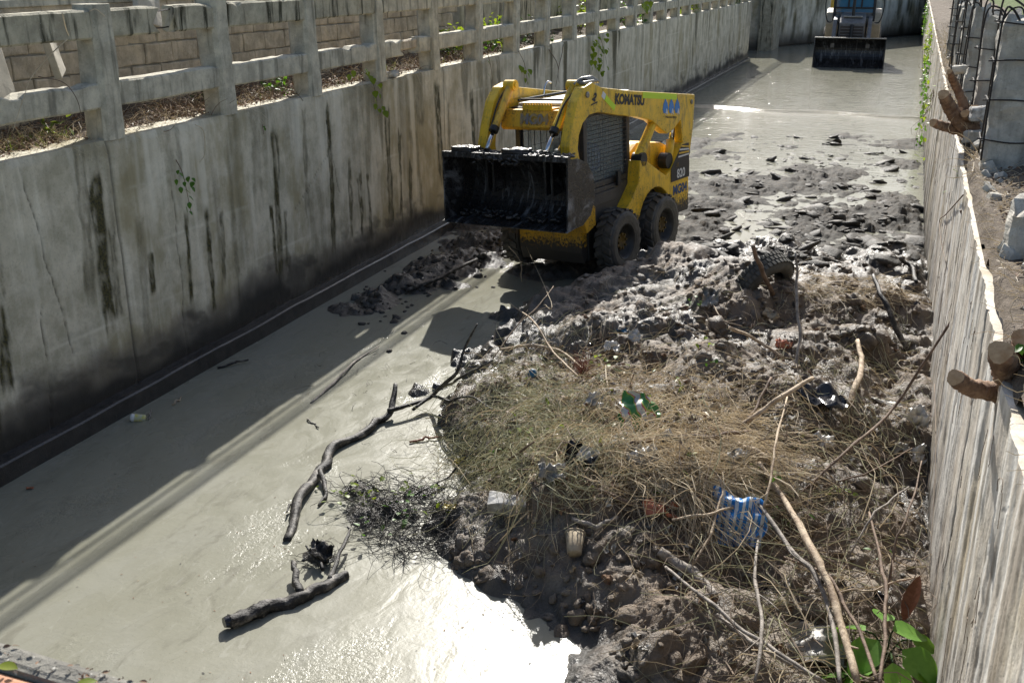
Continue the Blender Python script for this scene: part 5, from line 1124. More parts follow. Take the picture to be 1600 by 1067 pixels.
J = [((.72, 0, 1.02), .14), ((.70, 0, 1.22), .13), ((.71, 0, 1.40), .135), ((.73, 0, 1.49), .055), ((.745, 0, 1.56), .07), ((.75, 0, 1.65), .092), ((.75, 0, 1.73), .08),
     ((.71, .19, 1.42), .065), ((.78, .26, 1.22), .048), ((.98, .24, 1.18), .038), ((1.07, .225, 1.20), .038), ((.71, -.19, 1.42), .065), ((.78, -.26, 1.22), .048), ((.98, -.24, 1.18), .038), ((1.07, -.225, 1.20), .038),
     ((.80, .10, .99), .085), ((1.14, .14, 1.00), .066), ((1.18, .14, .80), .05), ((1.20, .14, .62), .042), ((1.29, .14, .58), .035), ((.80, -.10, .99), .085), ((1.14, -.14, 1.00), .066), ((1.18, -.14, .80), .05), ((1.20, -.14, .62), .042), ((1.29, -.14, .58), .035)]
Eg = [(0, 1), (1, 2), (2, 3), (3, 4), (4, 5), (5, 6), (2, 7), (7, 8), (8, 9), (9, 10), (2, 11), (11, 12), (12, 13), (13, 14), (0, 15), (15, 16), (16, 17), (17, 18), (18, 19), (0, 20), (20, 21), (21, 22), (22, 23), (23, 24)]
for s in (-1, 1):                        # fingers closed round the lever grips
    w = 10 if s > 0 else 14
    for k in range(4):
        b0 = len(J); z = 1.235 - .022 * k; J += [((1.10, .235 * s, z), .011), ((1.135, .225 * s, z), .010), ((1.145, .20 * s, z), .009), ((1.125, .185 * s, z), .008)]; Eg += [(w, b0), (b0, b0 + 1), (b0 + 1, b0 + 2), (b0 + 2, b0 + 3)]
    b0 = len(J); J += [((1.085, .20 * s, 1.245), .012), ((1.11, .185 * s, 1.265), .010)]; Eg += [(w, b0), (b0, b0 + 1)]
op = person('person', LD.matrix_world, J, Eg, 'person in blue overalls sitting in the loader cab holding the levers')
part('eye', 'eye_white', op, *[lathe([(0, -.012), (.010, -.006), (.012, 0), (.010, .006), (0, .012)], 8, 'y', (.832, y, 1.655)) for y in (-.034, .034)], smooth=True)
part('nose', 'skin', op, ([(.835, 0, 1.665), (.868, 0, 1.615), (.838, -.016, 1.61), (.838, .016, 1.61)], [[0, 2, 1], [0, 1, 3], [1, 2, 3]]), smooth=True)
part('collar', 'overall_blue', op, lathe([(.075, 1.45), (.085, 1.475), (.072, 1.50)], 16, 'z', (.73, 0, 0)), smooth=True)

# ================================================================== BACKHOE LOADER in the distance (faces the camera)
bc = (gz(1268, 106, .05) + gz(1378, 108, .05)) / 2
BH = empty('backhoe_loader', (bc[0] + .02, bc[1] + .1, 0.03), (0, 0, R_(-88)), 'cream backhoe loader with black front bucket standing in water far down the canal', 'backhoe')
bp = [(.0, 1.05), (-.20, 1.02), (-.45, .85), (-.55, .6), (-.45, .3), (-.2, .12), (.10, .0)]
b2 = part('bucket', 'bucket_steel', BH, bucket_shell([(p[0], p[2]) for p in bez([(x, 0, z) for x, z in bp], 3)], 1.22, .025))
for s in (-1, 1):
    v = prism([(.02, 1.06), (.14, .0), (-.2, .10), (-.47, .28), (-.58, .6), (-.47, .88), (-.2, 1.06)], 1.221, 1.25, .004); part('side_plate', 'bucket_steel', b2, v if s > 0 else flipy(v))
part('top_lip', 'grey_steel', b2, box(-.06, .03, -1.25, 1.25, 1.05, 1.09, .01))
for s in (-1, 1):
    a = part('loader_arm', 'machine_grey', BH, prism([(-.45, .7), (-.45, .95), (-1.2, 1.65), (-2.3, 1.75), (-2.3, 1.5), (-1.25, 1.35), (-.6, .6)], .62 * s - .07, .62 * s + .07, .01)); part('ram', 'chrome', a, tube([(-.6, .62 * s - .12 * s, 1.0), (-1.9, .62 * s - .12 * s, 1.5)], .035, 8))
hood = part('hood', 'machine_grey', BH, prism([(-.75, .6), (-.75, 1.55), (-1.0, 1.72), (-2.3, 1.85), (-2.3, .6)], -.45, .45, .04)); part('hood_scoop', 'grey_steel', hood, box(-1.6, -.95, -.34, .34, 1.74, 1.80, .02))
gr = part('grille', 'grille_brown', BH, box(-.745, -.70, -.40, -.05, .75, 1.45, .01), box(-.745, -.70, .05, .40, .75, 1.45, .01)); part('grille_bar', 'machine_grey', gr, *[box(-.70, -.685, -.40, .40, z, z + .025) for z in np.arange(.8, 1.45, .11)])
part('exhaust', 'wire_black', BH, tube([(-1.05, .0, 1.4), (-1.05, .0, 2.6)], .055, 10)); part('centre_ram', 'wire_black', BH, tube([(-.55, .0, .7), (-.68, .0, 1.5)], .06, 10))
for s in (-1, 1):
    f = part('rear_fender', 'cream_paint', BH, prism([(-2.35, .95), (-2.25, 1.45), (-2.45, 1.85), (-2.8, 1.98), (-3.6, 1.98), (-3.9, 1.7), (-3.9, 1.2), (-2.9, .95)][::-1], .68 * s - .27, .68 * s + .32, .04) if s > 0 else prism([(-2.35, .95), (-2.25, 1.45), (-2.45, 1.85), (-2.8, 1.98), (-3.6, 1.98), (-3.9, 1.7), (-3.9, 1.2), (-2.9, .95)][::-1], -.68 - .32, -.68 + .27, .04))
    for (x, r, yy) in ((-1.35, .46, .85), (-3.1, .68, .88)):
        w = bpy.data.objects.new('wheel', None); COL.objects.link(w); w.parent = BH; w.location = (x, yy * s, r - .02)
        part('tyre', 'tyre_rubber', w, lathe([(r * .6, -.17), (r * .9, -.18), (r, -.13), (r, .13), (r * .9, .18), (r * .6, .17), (r * .6, -.17)], 28)); part('rim', 'cream_paint', w, lathe([(0, .08 * s), (r * .3, .08 * s), (r * .55, .03 * s), (r * .62, .16 * s)], 20), smooth=True)
    part('mirror_arm', 'wire_black', BH, tube(bez([(-2.3, .82 * s, 2.5), (-2.2, 1.02 * s, 2.45), (-2.2, 1.05 * s, 2.0), (-2.25, .95 * s, 1.55), (-2.3, .75 * s, 1.5)], 5), .02, 6))
cb = part('cab_frame', 'wire_black', BH, *[box(x - .05, x + .05, y - .05, y + .05, 1.5, 3.05, .01) for x in (-2.35, -3.6) for y in (-.72, .72)], box(-2.38, -2.30, -.72, .72, 2.0, 2.06), *[box(-3.6, -2.35, y - .04, y + .04, 1.5, 1.58) for y in (-.72, .72)], box(-3.64, -3.56, -.72, .72, 1.5, 1.58))
for y in (-.22, .25): part('screen_bar', 'wire_black', BH, box(-2.36, -2.30, y - .03, y + .03, 2.062, 3.0))
part('cab_roof', 'cream_paint', BH, box(-3.75, -2.2, -.82, .82, 3.05, 3.2, .05)); part('windscreen', 'blue_glass', BH, box(-2.34, -2.33, -.67, .67, 1.86, 3.04)); part('rear_window', 'blue_glass', BH, box(-3.61, -3.60, -.67, .67, 1.9, 3.04))
for s in (-1, 1): part('side_window', 'blue_glass', BH, box(-3.55, -2.4, .72 * s - .005, .72 * s + .005, 1.6, 3.04))
part('cab_body', 'machine_grey', BH, box(-3.7, -2.36, -.66, .66, .7, 1.84, .03)); part('hoe_boom', 'dirty_yellow', BH, prism([(-4.0, .8), (-4.2, 1.6), (-4.7, 2.9), (-4.5, 3.0), (-3.95, 1.7), (-3.7, .9)], -.95, -.70, .03)); part('hoe_dipper', 'dirty_yellow', BH, prism([(-4.7, 2.95), (-4.45, 2.95), (-4.5, 1.6), (-4.62, 1.2), (-4.75, 1.6)], -.93, -.74, .02))

# ================================================================== BRANCHES, LITTER AND PLANTS ON THE MUD
def limb(pix, R, wig=.012, n=8, seed=0, sub=6):
    P = np.array([hit(x, y, dz) for x, y, dz in pix]); C = bez(P, sub)
    t = np.linspace(0, 1, len(C)); amp = wig * np.sin(np.pi * t)[:, None]
    C = C + amp * np.stack([fbm(t * 6 + seed, t * 0 + k, 200 + seed, 2) for k in range(3)], 1)
    return C, np.interp(t, np.linspace(0, 1, len(R)), R)
def stick(pix, R, m, label, name='stick', cat='stick', n=7, seed=0, wig=.012, group=None, twigs=0):
    C, rad = limb(pix, R, wig, n, seed); base = C[0].copy()
    if not twigs:
        mb = MB(); mb.add(*tube(C - base, rad, n, .3, seed)); o = mb.build(name, m, loc=tuple(base), smooth=True); return tag(o, label, cat, group)
    e = empty(name, tuple(base), label=label, cat=cat, group=group); part('stem', m, e, tube(C - base, rad, n, .3, seed), smooth=True)
    for k in range(twigs):
        i = random.randrange(len(C) // 4, len(C) - 1); d = C[min(i + 2, len(C) - 1)] - C[i - 1]; d /= np.linalg.norm(d); L = random.uniform(.08, .28); q_ = C[i] - base
        side = rng.normal(0, 1, 3); side[2] = abs(side[2]) * .6; q2 = q_ + d * L * .6 + side / np.linalg.norm(side) * L * .6
        part('twig', m, e, tube(bez([q_, (q_ + q2) / 2 + rng.normal(0, .01, 3), q2], 4), np.linspace(rad[i] * .5, rad[i] * .15 + .0008, 9), 4), smooth=True)
    return e
# the long log lying in the water, forked at its far end
e = empty('fallen_log', tuple(hit(450, 845)), label='long curved wet log lying in the shallow water left of the heap', cat='log'); b0 = np.array(e.location)
C, r = limb([(448, 846, .0), (468, 795, .03), (497, 735, .05), (525, 695, .06), (572, 658, .07), (608, 640, .09), (618, 600, .22)], [.028, .035, .037, .035, .031, .026, .019], .09, 12, 3, 8); part('trunk', 'bark_wet', e, tube(C - b0, r, 12, .35, 3), smooth=True)
for (pp, RR, sd) in [([(606, 642, .09), (640, 632, .10), (676, 618, .12), (708, 588, .2), (728, 540, .42), (746, 506, .55)], [.02, .018, .017, .015, .011, .006], 5), ([(645, 640, .06), (690, 605, .16), (720, 590, .22), (770, 562, .3)], [.014, .013, .011, .006], 6), ([(500, 735, .06), (510, 770, .02), (498, 790, .01)], [.02, .015, .01], 7), ([(676, 618, .12), (700, 625, .1), (740, 622, .12), (770, 640, .15)], [.014, .011, .008, .004], 8), ([(470, 795, .03), (455, 790, .04), (448, 800, .04)], [.012, .009, .006], 9)]:
    C, r = limb(pp, RR, .02, 9, sd); part('branch', 'bark_wet', e, tube(C - b0, r, 9, .3, sd), smooth=True)
e = empty('fallen_log', tuple(hit(360, 970)), label='short thick black ended log lying in the bright water at the front', cat='log'); b0 = np.array(e.location)
C, r = limb([(358, 970, .05), (400, 955, .04), (450, 938, .035), (500, 915, .03), (542, 897, .02)], [.038, .042, .041, .038, .028], .035, 14, 11, 8); part('trunk', 'bark_wet', e, tube(C - b0, r, 14, .35, 11), smooth=True)
d = C[0] - C[1]; d /= np.linalg.norm(d); part('hollow_end', 'plastic_black', e, tube([C[0] - b0 + d * .001, C[0] - b0 + d * .03], [.037, .032], 12, .3, 2))
for (pp, RR, sd) in [([(515, 905, .04), (530, 870, .06), (545, 832, .10), (543, 822, .12)], [.018, .014, .010, .006], 12), ([(470, 925, .05), (462, 900, .07), (458, 878, .09)], [.028, .022, .016], 13), ([(505, 890, .03), (490, 868, .05), (478, 852, .06)], [.012, .010, .006], 14)]:
    C, r = limb(pp, RR, .015, 9, sd); part('branch', 'bark_wet', e, tube(C - b0, r, 9, .3, sd), smooth=True)
S = [
 ([(486, 630, .0), (520, 600, .01), (555, 565, .015), (592, 541, .02)], [.010, .012, .010, .006], 'bark_grey', 'thin pale stick lying in the water beyond the long log', 0),
 ([(634, 455, .05), (690, 432, .07), (745, 405, .12)], [.022, .024, .018], 'bark_wet', 'black muddy stick half buried in mud before the loader', 0),
 ([(1176, 384, .75), (1190, 420, .4), (1208, 460, .05)], [.018, .022, .022], 'bark_brown', 'brown stick standing against the half buried tyre', 0),
 ([(1243, 395, .85), (1247, 450, .6), (1248, 520, .3), (1243, 582, .02)], [.008, .013, .014, .013], 'bark_grey', 'tall pale stick standing upright in the middle of the heap', 1),
 ([(1364, 430, .35), (1385, 480, .22), (1418, 548, .0)], [.018, .024, .024], 'bark_wet', 'dark stake leaning in the mud near the right wall', 0),
 ([(1405, 402, .18), (1425, 420, .12), (1432, 440, .03)], [.02, .022, .02], 'bark_wet', 'short black stump of wood stuck in mud by the right wall', 0),
 ([(1340, 532, .16), (1345, 565, .12), (1338, 600, .06), (1328, 632, .01)], [.018, .022, .024, .022], 'bark_tan', 'pale crooked branch lying below the dark stake', 0),
 ([(1270, 590, .35), (1215, 625, .25), (1155, 666, .1)], [.014, .017, .018], 'bark_tan', 'straight tan stick slanting up from the grass mat', 0),
 ([(1145, 690, .1), (1180, 705, .1), (1202, 718, .1)], [.02, .022, .02], 'bark_tan', 'short thick tan piece of branch below the straight tan stick', 0),
 ([(1185, 722, .12), (1222, 775, .2), (1262, 840, .3), (1290, 900, .35), (1310, 960, .3), (1340, 1066, .15)], [.014, .018, .022, .022, .02, .018], 'bark_tan', 'long tan branch curving down the front of the heap', 2),
 ([(1172, 768, .1), (1225, 840, .2), (1270, 895, .26), (1298, 960, .25), (1312, 1066, .2)], [.012, .014, .014, .014, .012], 'bark_grey', 'grey branch running beside the long tan branch', 2),
 ([(1503, 474, 1.1), (1450, 560, .8), (1395, 640, .4), (1320, 705, .2), (1240, 780, .1)], [.007, .010, .011, .010, .006], 'bark_brown', 'long thin branch leaning from the heap onto the right wall', 1),
 ([(1030, 860, .06), (1060, 880, .05), (1095, 905, .04), (1118, 930, .03)], [.03, .03, .028, .022], 'bark_grey', 'thick grey root on the front bank of the heap', 0),
 ([(985, 692, .12), (1050, 686, .14), (1110, 680, .15), (1175, 674, .12)], [.010, .013, .014, .011], 'bark_brown', 'brown stick lying across the grass mat beside the green bag', 0),
 ([(1358, 800, .25), (1378, 880, .4), (1384, 960, .45), (1375, 1066, .35)], [.006, .009, .009, .008], 'bark_brown', 'upright curved shoot before the right wall', 3),
 ([(1440, 720, .55), (1420, 800, .45), (1395, 870, .35), (1384, 930, .2)], [.004, .006, .007, .008], 'bark_brown', 'forked shoot crossing in front of the right wall', 1),
 ([(782, 546, .05), (830, 540, .1), (880, 552, .12), (915, 580, .06)], [.012, .014, .012, .008], 'bark_tan', 'arched tan branch at the back edge of the grass mat', 0),
 ([(796, 474, .1), (830, 500, .2), (858, 540, .22), (905, 590, .1)], [.005, .008, .009, .008], 'bark_tan', 'pale thin branch curving over the left end of the heap', 1),
 ([(770, 560, .12), (800, 520, .2), (840, 478, .28), (865, 447, .34)], [.006, .006, .005, .003], 'bark_tan', 'thin twig pointing up toward the loader from the heap edge', 1),
 ([(795, 385, .55), (812, 410, .35), (815, 440, .1)], [.003, .005, .006], 'bark_tan', 'thin bent twig standing in water before the loader', 0),
 ([(820, 380, .3), (860, 470, .3), (850, 476, .3)], [.002, .003, .002], 'straw', 'hair thin stalk at the far edge of the heap', 0),
 ([(650, 772, .04), (700, 742, .06), (745, 700, .1)], [.006, .007, .005], 'bark_wet', 'dark twig at the water edge beside the grass mat', 1),
 ([(640, 690, .015), (690, 682, .02)], [.010, .008], 'bark_red', 'reddish chip of wood floating in the shallow water', 0),
 ([(730, 742, .05), (790, 720, .1), (835, 690, .15)], [.008, .009, .006], 'bark_brown', 'brown twig on the lower left of the grass mat', 1),
 ([(1110, 470, .03), (1130, 500, .08), (1160, 510, .05)], [.006, .007, .005], 'bark_tan', 'small crooked twig on the upper heap below the tyre', 1),
 ([(1140, 512, .12), (1180, 530, .14), (1225, 560, .08)], [.014, .013, .010], 'bark_tan', 'bleached flat splinter of wood in the middle of the heap', 0),
 ([(1205, 590, .05), (1180, 640, .12), (1165, 660, .1)], [.010, .010, .008], 'bark_brown', 'dark twig behind the straight tan stick', 0),
 ([(1230, 620, .1), (1215, 690, .25), (1200, 770, .3), (1190, 810, .2)], [.006, .008, .008, .006], 'bark_tan', 'thin upright twig in front of the black striped cloth', 1),
 ([(1100, 720, .1), (1130, 760, .22), (1110, 830, .2), (1085, 880, .1)], [.005, .007, .008, .006], 'bark_tan', 'thin twig passing behind the blue striped bag', 1),
 ([(1050, 812, .1), (1110, 800, .2), (1170, 790, .2), (1250, 785, .15)], [.007, .009, .009, .007], 'bark_tan', 'horizontal twig lying across the blue striped bag', 0),
 ([(1185, 835, .1), (1180, 900, .22), (1190, 980, .25), (1180, 1064, .2)], [.008, .010, .010, .008], 'bark_grey', 'upright grey branch below the blue striped bag', 2),
 ([(1040, 885, .1), (1120, 950, .2), (1200, 1010, .22), (1280, 1060, .2)], [.008, .011, .011, .008], 'bark_grey', 'long grey branch slanting across the lower right, upper of two', 2),
 ([(1120, 960, .1), (1190, 1010, .16), (1290, 1066, .16)], [.010, .012, .010], 'bark_grey', 'grey branch slanting across the lower right, lower of two', 1),
 ([(1225, 870, .1), (1300, 905, .2), (1340, 985, .26), (1370, 1062, .2)], [.008, .009, .010, .008], 'bark_brown', 'brown branch between the long tan branch and the broad leaves', 2),
 ([(1250, 925, .15), (1330, 925, .22), (1440, 900, .35)], [.005, .006, .004], 'bark_tan', 'thin straight twig reaching toward the red leaf', 0),
 ([(1285, 760, .1), (1350, 740, .25), (1425, 700, .4)], [.005, .006, .004], 'bark_brown', 'thin twig rising toward the right wall', 0),
 ([(1325, 870, .1), (1370, 800, .3), (1420, 760, .45)], [.006, .007, .004], 'bark_grey', 'forked grey twig beside the upright shoot', 1),
 ([(935, 765, .05), (990, 790, .08), (1040, 800, .05)], [.014, .015, .010], 'bark_brown', 'dark curved root on top of the front bank', 0),
 ([(895, 810, .04), (930, 822, .06), (965, 808, .05)], [.016, .018, .012], 'bark_grey', 'grey bent root beside the foam cup', 0),
 ([(340, 575, .01), (365, 568, .02), (388, 562, .03)], [.010, .012, .008], 'bark_wet', 'wet stick floating in the shade by the left wall', 0),
 ([(270, 632, .01), (283, 620, .012)], [.008, .006], 'bark_tan', 'short pale stick floating in the shaded water', 0),
 ([(232, 655, .01), (236, 640, .03)], [.007, .005], 'bark_grey', 'small stick beside the floating can', 0),
 ([(480, 655, .01), (498, 668, .012)], [.007, .005], 'bark_wet', 'small dark chip in the sunlit water', 0),
 ([(515, 705, .0), (530, 690, .0)], [.006, .004], 'bark_wet', 'tiny stick beside the long log', 0),
]
for i, (pp, RR, m, lab, tw) in enumerate(S): stick(pp, RR, m, lab, 'stick' if max(RR) < .02 else 'branch', 'stick' if max(RR) < .02 else 'branch', 7, i + 20, .02, None, tw)
# red leaf like strip of bark against the wall
P = [hit(1412, 972, .1), hit(1425, 945, .3), hit(1438, 912, .5)]; V, F = leaf_shape(1.0, .17, .7, 8, -.1); d = P[2] - P[0]; L = np.linalg.norm(d)
mb = MB(); mb.add(V * L, F); o = mb.build('bark_strip', 'bark_red', loc=tuple(P[0]), smooth=True); o.rotation_euler = Vector(d).to_track_quat('X', 'Z').to_euler(); tag(o, 'reddish brown bark strip leaning on the foot of the right wall', 'bark')

# ------------------------------------------------------------------ dry grass mat and tangles (nobody could count these)
def inside(px, py, poly_):
    c = False; j = len(poly_) - 1
    for i in range(len(poly_)):
        if (poly_[i][1] > py) != (poly_[j][1] > py) and px < (poly_[j][0] - poly_[i][0]) * (py - poly_[i][1]) / (poly_[j][1] - poly_[i][1]) + poly_[i][0]: c = not c
        j = i
    return c
mat_poly = [(712, 700), (725, 640), (760, 590), (835, 552), (920, 560), (1010, 575), (1110, 605), (1160, 640), (1175, 690), (1170, 745), (1110, 780), (1010, 770), (900, 765), (820, 760), (740, 745)]
def tangle(mb, polyg, n, lmin, lmax, r, lift, mi=lambda x, y: 0, nseg=7, bow=.12, sides=3, dirbias=None, patchy=False):
    xs_ = [p[0] for p in polyg]; ys_ = [p[1] for p in polyg]; k = 0
    while k < n:
        x = random.uniform(min(xs_), max(xs_)); y = random.uniform(min(ys_), max(ys_))
        if not inside(x, y, polyg): continue
        if patchy and math.sin(x / 19 + 2 * math.sin(y / 37)) * math.sin(y / 14 + 1.5 * math.sin(x / 29)) + .5 * math.sin(x / 7 + y / 9) < random.uniform(-.9, .35): continue
        if patchy: x += random.gauss(0, 34); y += random.gauss(0, 20)
        k += 1; z = random.random() ** 1.5 * lift; p = hit(x, y, z); l = random.uniform(lmin, lmax); a = random.uniform(0, 6.28) if dirbias is None else random.gauss(dirbias, .7)
        q_ = p + np.array([math.cos(a), math.sin(a), 0]) * l; q_[2] = surf(q_[0], q_[1]) + max(0.005, z + random.gauss(0, lift * .35))
        if q_[0] > WR - .02: q_[0] = WR - .02
        strand(mb, p, q_, r * random.uniform(.6, 1.4), bow, nseg, sides, mi(x, y))
mb = MB()
tangle(mb, mat_poly, 3000, .10, .5, .0027, .11, lambda x, y: 0 if random.random() < (.25 + .75 * sstep(800, 1010, x)) else 1, 7, .16, 3, None, True)
tangle(mb, mat_poly, 130, .15, .6, .0055, .12, lambda x, y: random.choice([0, 2, 2]), 7, .08, 5)
tangle(mb, mat_poly, 700, .05, .2, .0018, .12, lambda x, y: random.choice([0, 1, 2]), 5, .2, 3, None, True)
V, F = leaf_shape(1.0, .3, .3, 4, .3)
for _ in range(1100):
    x, y = random.uniform(700, 1180), random.uniform(550, 790)
    if not inside(x, y, mat_poly): continue
    sz = random.uniform(.02, .09); mb.add(V * sz @ rotm(random.uniform(-1, 1), random.uniform(-1, 1), random.uniform(0, 6.28)).T + hit(x, y, random.random() * .09), F, random.choice([0, 1, 2, 3, 3, 4]))
tangle(mb, [(960, 690), (1160, 640), (1185, 720), (1130, 770), (980, 760)], 1000, .2, .7, .0032, .13, lambda x, y: 0, 7, .1, 3, .15)
tangle(mb, [(705, 720), (740, 640), (900, 640), (930, 740), (800, 760)], 700, .12, .45, .0025, .10, lambda x, y: 1, 7, .2, 3, None, True)
tag(mb.build('dry_grass_mat', ['straw', 'straw_grey', 'root_brown', 'dead_leaf', 'grass_blade']), 'tangled mat of dry grass and vines draped over the middle of the heap', 'dry grass', kind='stuff')
mb = MB()
right_poly = [(1040, 790), (1180, 690), (1300, 650), (1440, 700), (1442, 900), (1400, 1066), (1120, 1066), (1050, 900)]
tangle(mb, right_poly, 760, .10, .8, .0030, .20, lambda x, y: random.choice([0, 1, 1, 2]), 8, .12, 4)
tangle(mb, [(1180, 560), (1440, 540), (1445, 720), (1200, 720)], 650, .06, .35, .0025, .08, lambda x, y: random.choice([0, 1, 2]), 6, .14)
tangle(mb, [(840, 480), (1000, 420), (1160, 420), (1430, 460), (1430, 560), (1180, 640), (1000, 570), (850, 560)], 700, .05, .35, .0022, .06, lambda x, y: random.choice([0, 1, 2]), 6, .15)
tangle(mb, [(700, 790), (900, 770), (1060, 830), (1100, 1000), (900, 960), (720, 850)], 150, .05, .3, .002, .05, lambda x, y: random.choice([0, 1]), 6, .15)
tangle(mb, [(1230, 420), (1420, 440), (1420, 470), (1240, 470)], 260, .1, .4, .0025, .08, lambda x, y: 0, 6, .1, 3, .1)
tag(mb.build('twig_tangle', ['straw', 'root_brown', 'straw_grey']), 'thin dead twigs and rootlets tangled through the heap', 'twigs', kind='stuff')
mb = MB()
weed_poly = [(528, 768), (600, 742), (660, 752), (720, 790), (690, 860), (600, 868), (560, 820)]
tangle(mb, weed_poly, 650, .05, .35, .003, .06, lambda x, y: 0, 6, .15)
tangle(mb, [(440, 560), (780, 500), (760, 760), (560, 760)], 90, .03, .2, .002, .015, lambda x, y: 0, 5, .12)
tangle(mb, [(470, 850), (530, 840), (545, 890), (480, 885)], 50, .04, .15, .003, .03, lambda x, y: 0, 5, .15)
tag(mb.build('water_twigs', 'bark_wet'), 'wet black twigs matted at the water edge beside the long log', 'twigs', kind='stuff')
mb = MB()   # reddish roots bristling from an uprooted clump
c = hit(912, 585, .05)
for _ in range(130):
    d = rng.normal(0, 1, 3); d[2] = abs(d[2]); d /= np.linalg.norm(d); strand(mb, c, c + d * random.uniform(.08, .3) * np.array([.7, .7, 1]), .0025, .12, 6, 3)
tag(mb.build('uprooted_clump', 'bark_red'), 'reddish uprooted tuft standing at the back of the grass mat', 'root clump')

# ------------------------------------------------------------------ leaves and weeds growing on the heap
def hpt(x, y, dz=0.0): return hit(x, y, dz)
for i, (px, py, n, s, h_, r, key, lab) in enumerate([(565, 775, 26, .05, .05, .16, 'vine', 'lime weed sprawling in the shallows, left of its kind'), (615, 800, 30, .05, .06, .18, 'vine_green', 'green weed sprawling in the shallows beside the long log'), (655, 765, 12, .045, .04, .1, 'vine', 'small lime weed at the water edge'), (830, 690, 14, .045, .10, .1, 'vine', 'small yellow green leaves in the left of the grass mat'), (790, 705, 10, .04, .08, .09, 'vine_green', 'green leaves low on the left of the grass mat'), (945, 570, 10, .045, .08, .1, 'vine', 'lime leaves at the back of the grass mat'), (1095, 478, 12, .05, .06, .07, 'vine_green', 'green tuft beside the white plastic on the upper heap'), (1118, 540, 9, .04, .05, .08, 'vine', 'sprouting green leaves on the upper heap'), (1110, 570, 7, .04, .05, .05, 'vine_green', 'tiny green sprout in the brown soil of the heap'), (1250, 685, 3, .04, .03, .03, 'vine', 'single lime sprout under the pale stick'), (1190, 760, 16, .045, .15, .09, 'vine_green', 'green shoots above the blue striped bag'), (1215, 815, 14, .05, .15, .09, 'narrow', 'narrow green leaves beside the blue striped bag'), (945, 660, 6, .045, .05, .06, 'vine', 'yellow flecked weed beside the green bag'), (1315, 785, 5, .05, .08, .05, 'vine', 'yellowing leaves between the branches at the right'), (690, 795, 5, .05, .03, .06, 'vine', 'lime leaves beside the yellow wrapper'), (1365, 880, 5, .04, .1, .06, 'vine_green', 'little green leaves on the upright shoot'), (855, 565, 5, .04, .05, .05, 'vine', 'lime leaves near the blue cap')]):
    sprig(hpt(px, py, .03), n, s, h_, key, lab, 'weed', 'weed', r)
e = empty('broad_leaf_plant', tuple(hpt(1385, 1020)), label='broad leaved green plant at the foot of the right wall in front', cat='plant'); b0 = np.array(e.location)
for (px, py, dz, s, rot) in [(1352, 985, .18, .17, (.3, .3, 2.6)), (1372, 1000, .22, .19, (-.2, .5, -2.2)), (1395, 985, .26, .17, (.1, .2, .5)), (1410, 1015, .22, .19, (.4, .4, -.4)), (1395, 1035, .2, .18, (-.3, .6, -1.2)), (1370, 1045, .15, .16, (.2, .5, 3.3)), (1425, 1000, .2, .12, (.5, .3, .2)), (1400, 1060, .12, .17, (.1, .4, -1.0)), (1345, 1055, .1, .14, (-.2, .3, 2.2)), (1320, 1058, .1, .13, (.3, .3, 2.9)), (1430, 1045, .16, .14, (-.4, .5, -.3)), (1380, 970, .3, .13, (.2, .1, 1.6))]:
    p = hpt(px, py, dz) - b0; leaf_obj(e, 'broad', p, s * 1.25, rot); part('stalk', 'leaf_dark', e, tube(bez([(0, 0, -.05), p * .5 + np.array([0, 0, .03]), p], 5), .005, 5), smooth=True)

# ------------------------------------------------------------------ litter
def crumple(w, h_, t, seed, n=14, fold=.35):
    """a crumpled thin sheet with some thickness"""
    u, v = np.meshgrid(np.linspace(-.5, .5, n), np.linspace(-.5, .5, n), indexing='ij')
    r = 1 - .18 * sstep(.3, .7, np.hypot(u, v)) + .35 * fbm(u * 2.5 + seed * 1.3, v * 2.5 + seed, seed, 3)
    Z = 1.5 * fold * min(w, h_) * (fbm(u * 3 + seed, v * 3, seed + 1, 3) + .5 * np.abs(fbm(u * 8 + seed, v * 8, seed + 2, 2))); X = u * w * r; Y = v * h_ * r
    T = np.stack([X, Y, Z + t], -1).reshape(-1, 3); B = np.stack([X, Y, Z - t], -1).reshape(-1, 3); g_ = grid(n, n); mb = MB(); mb.add(T, g_); mb.add(B, g_[:, ::-1])
    rim_ = [i * n for i in range(n)] + [(n - 1) * n + j for j in range(1, n)] + [i * n + n - 1 for i in range(n - 2, -1, -1)] + [j for j in range(n - 2, 0, -1)]
    k = len(rim_); nn = n * n; mb.add(np.vstack([T, B]), np.array([[rim_[i], rim_[(i + 1) % k], nn + rim_[(i + 1) % k], nn + rim_[i]] for i in range(k)])); return mb
def litter(name, px, py, w, h_, m, label, cat, seed, rot=(0, 0, 0), dz=.03, fold=.35):
    o = crumple(w, h_, .002, seed, 14, fold).build(name, m, loc=tuple(hit(px, py, dz)), smooth=True); o.rotation_euler = rot; return tag(o, label, cat)
litter('plastic_bag', 1152, 812, .34, .36, 'bag_stripes', 'blue and white striped plastic bag caught on branches', 'bag', 4, (.95, .1, .15), .16, .22)
litter('snack_bag', 997, 652, .30, .34, 'chip_bag', 'green and red snack bag stuck in the grass mat', 'bag', 8, (.9, .3, .3), .1, .25)
litter('plastic_scrap', 1030, 796, .24, .12, 'plastic_orange', 'torn orange plastic scrap on the front of the heap', 'plastic', 12, (.5, .2, .3), .06)
litter('plastic_bag', 905, 716, .22, .2, 'plastic_black', 'black plastic bag in the grass mat', 'bag', 16, (.5, .2, .4), .06, .6)
litter('plastic_scrap', 918, 712, .14, .12, 'plastic_white', 'white plastic scrap lying on the black bag', 'plastic', 17, (.6, .4, .2), .11)
litter('plastic_bag', 1000, 712, .24, .16, 'plastic_white', 'white plastic bag in the dry grass below the green bag', 'bag', 18, (.4, .1, .2), .1, .5)
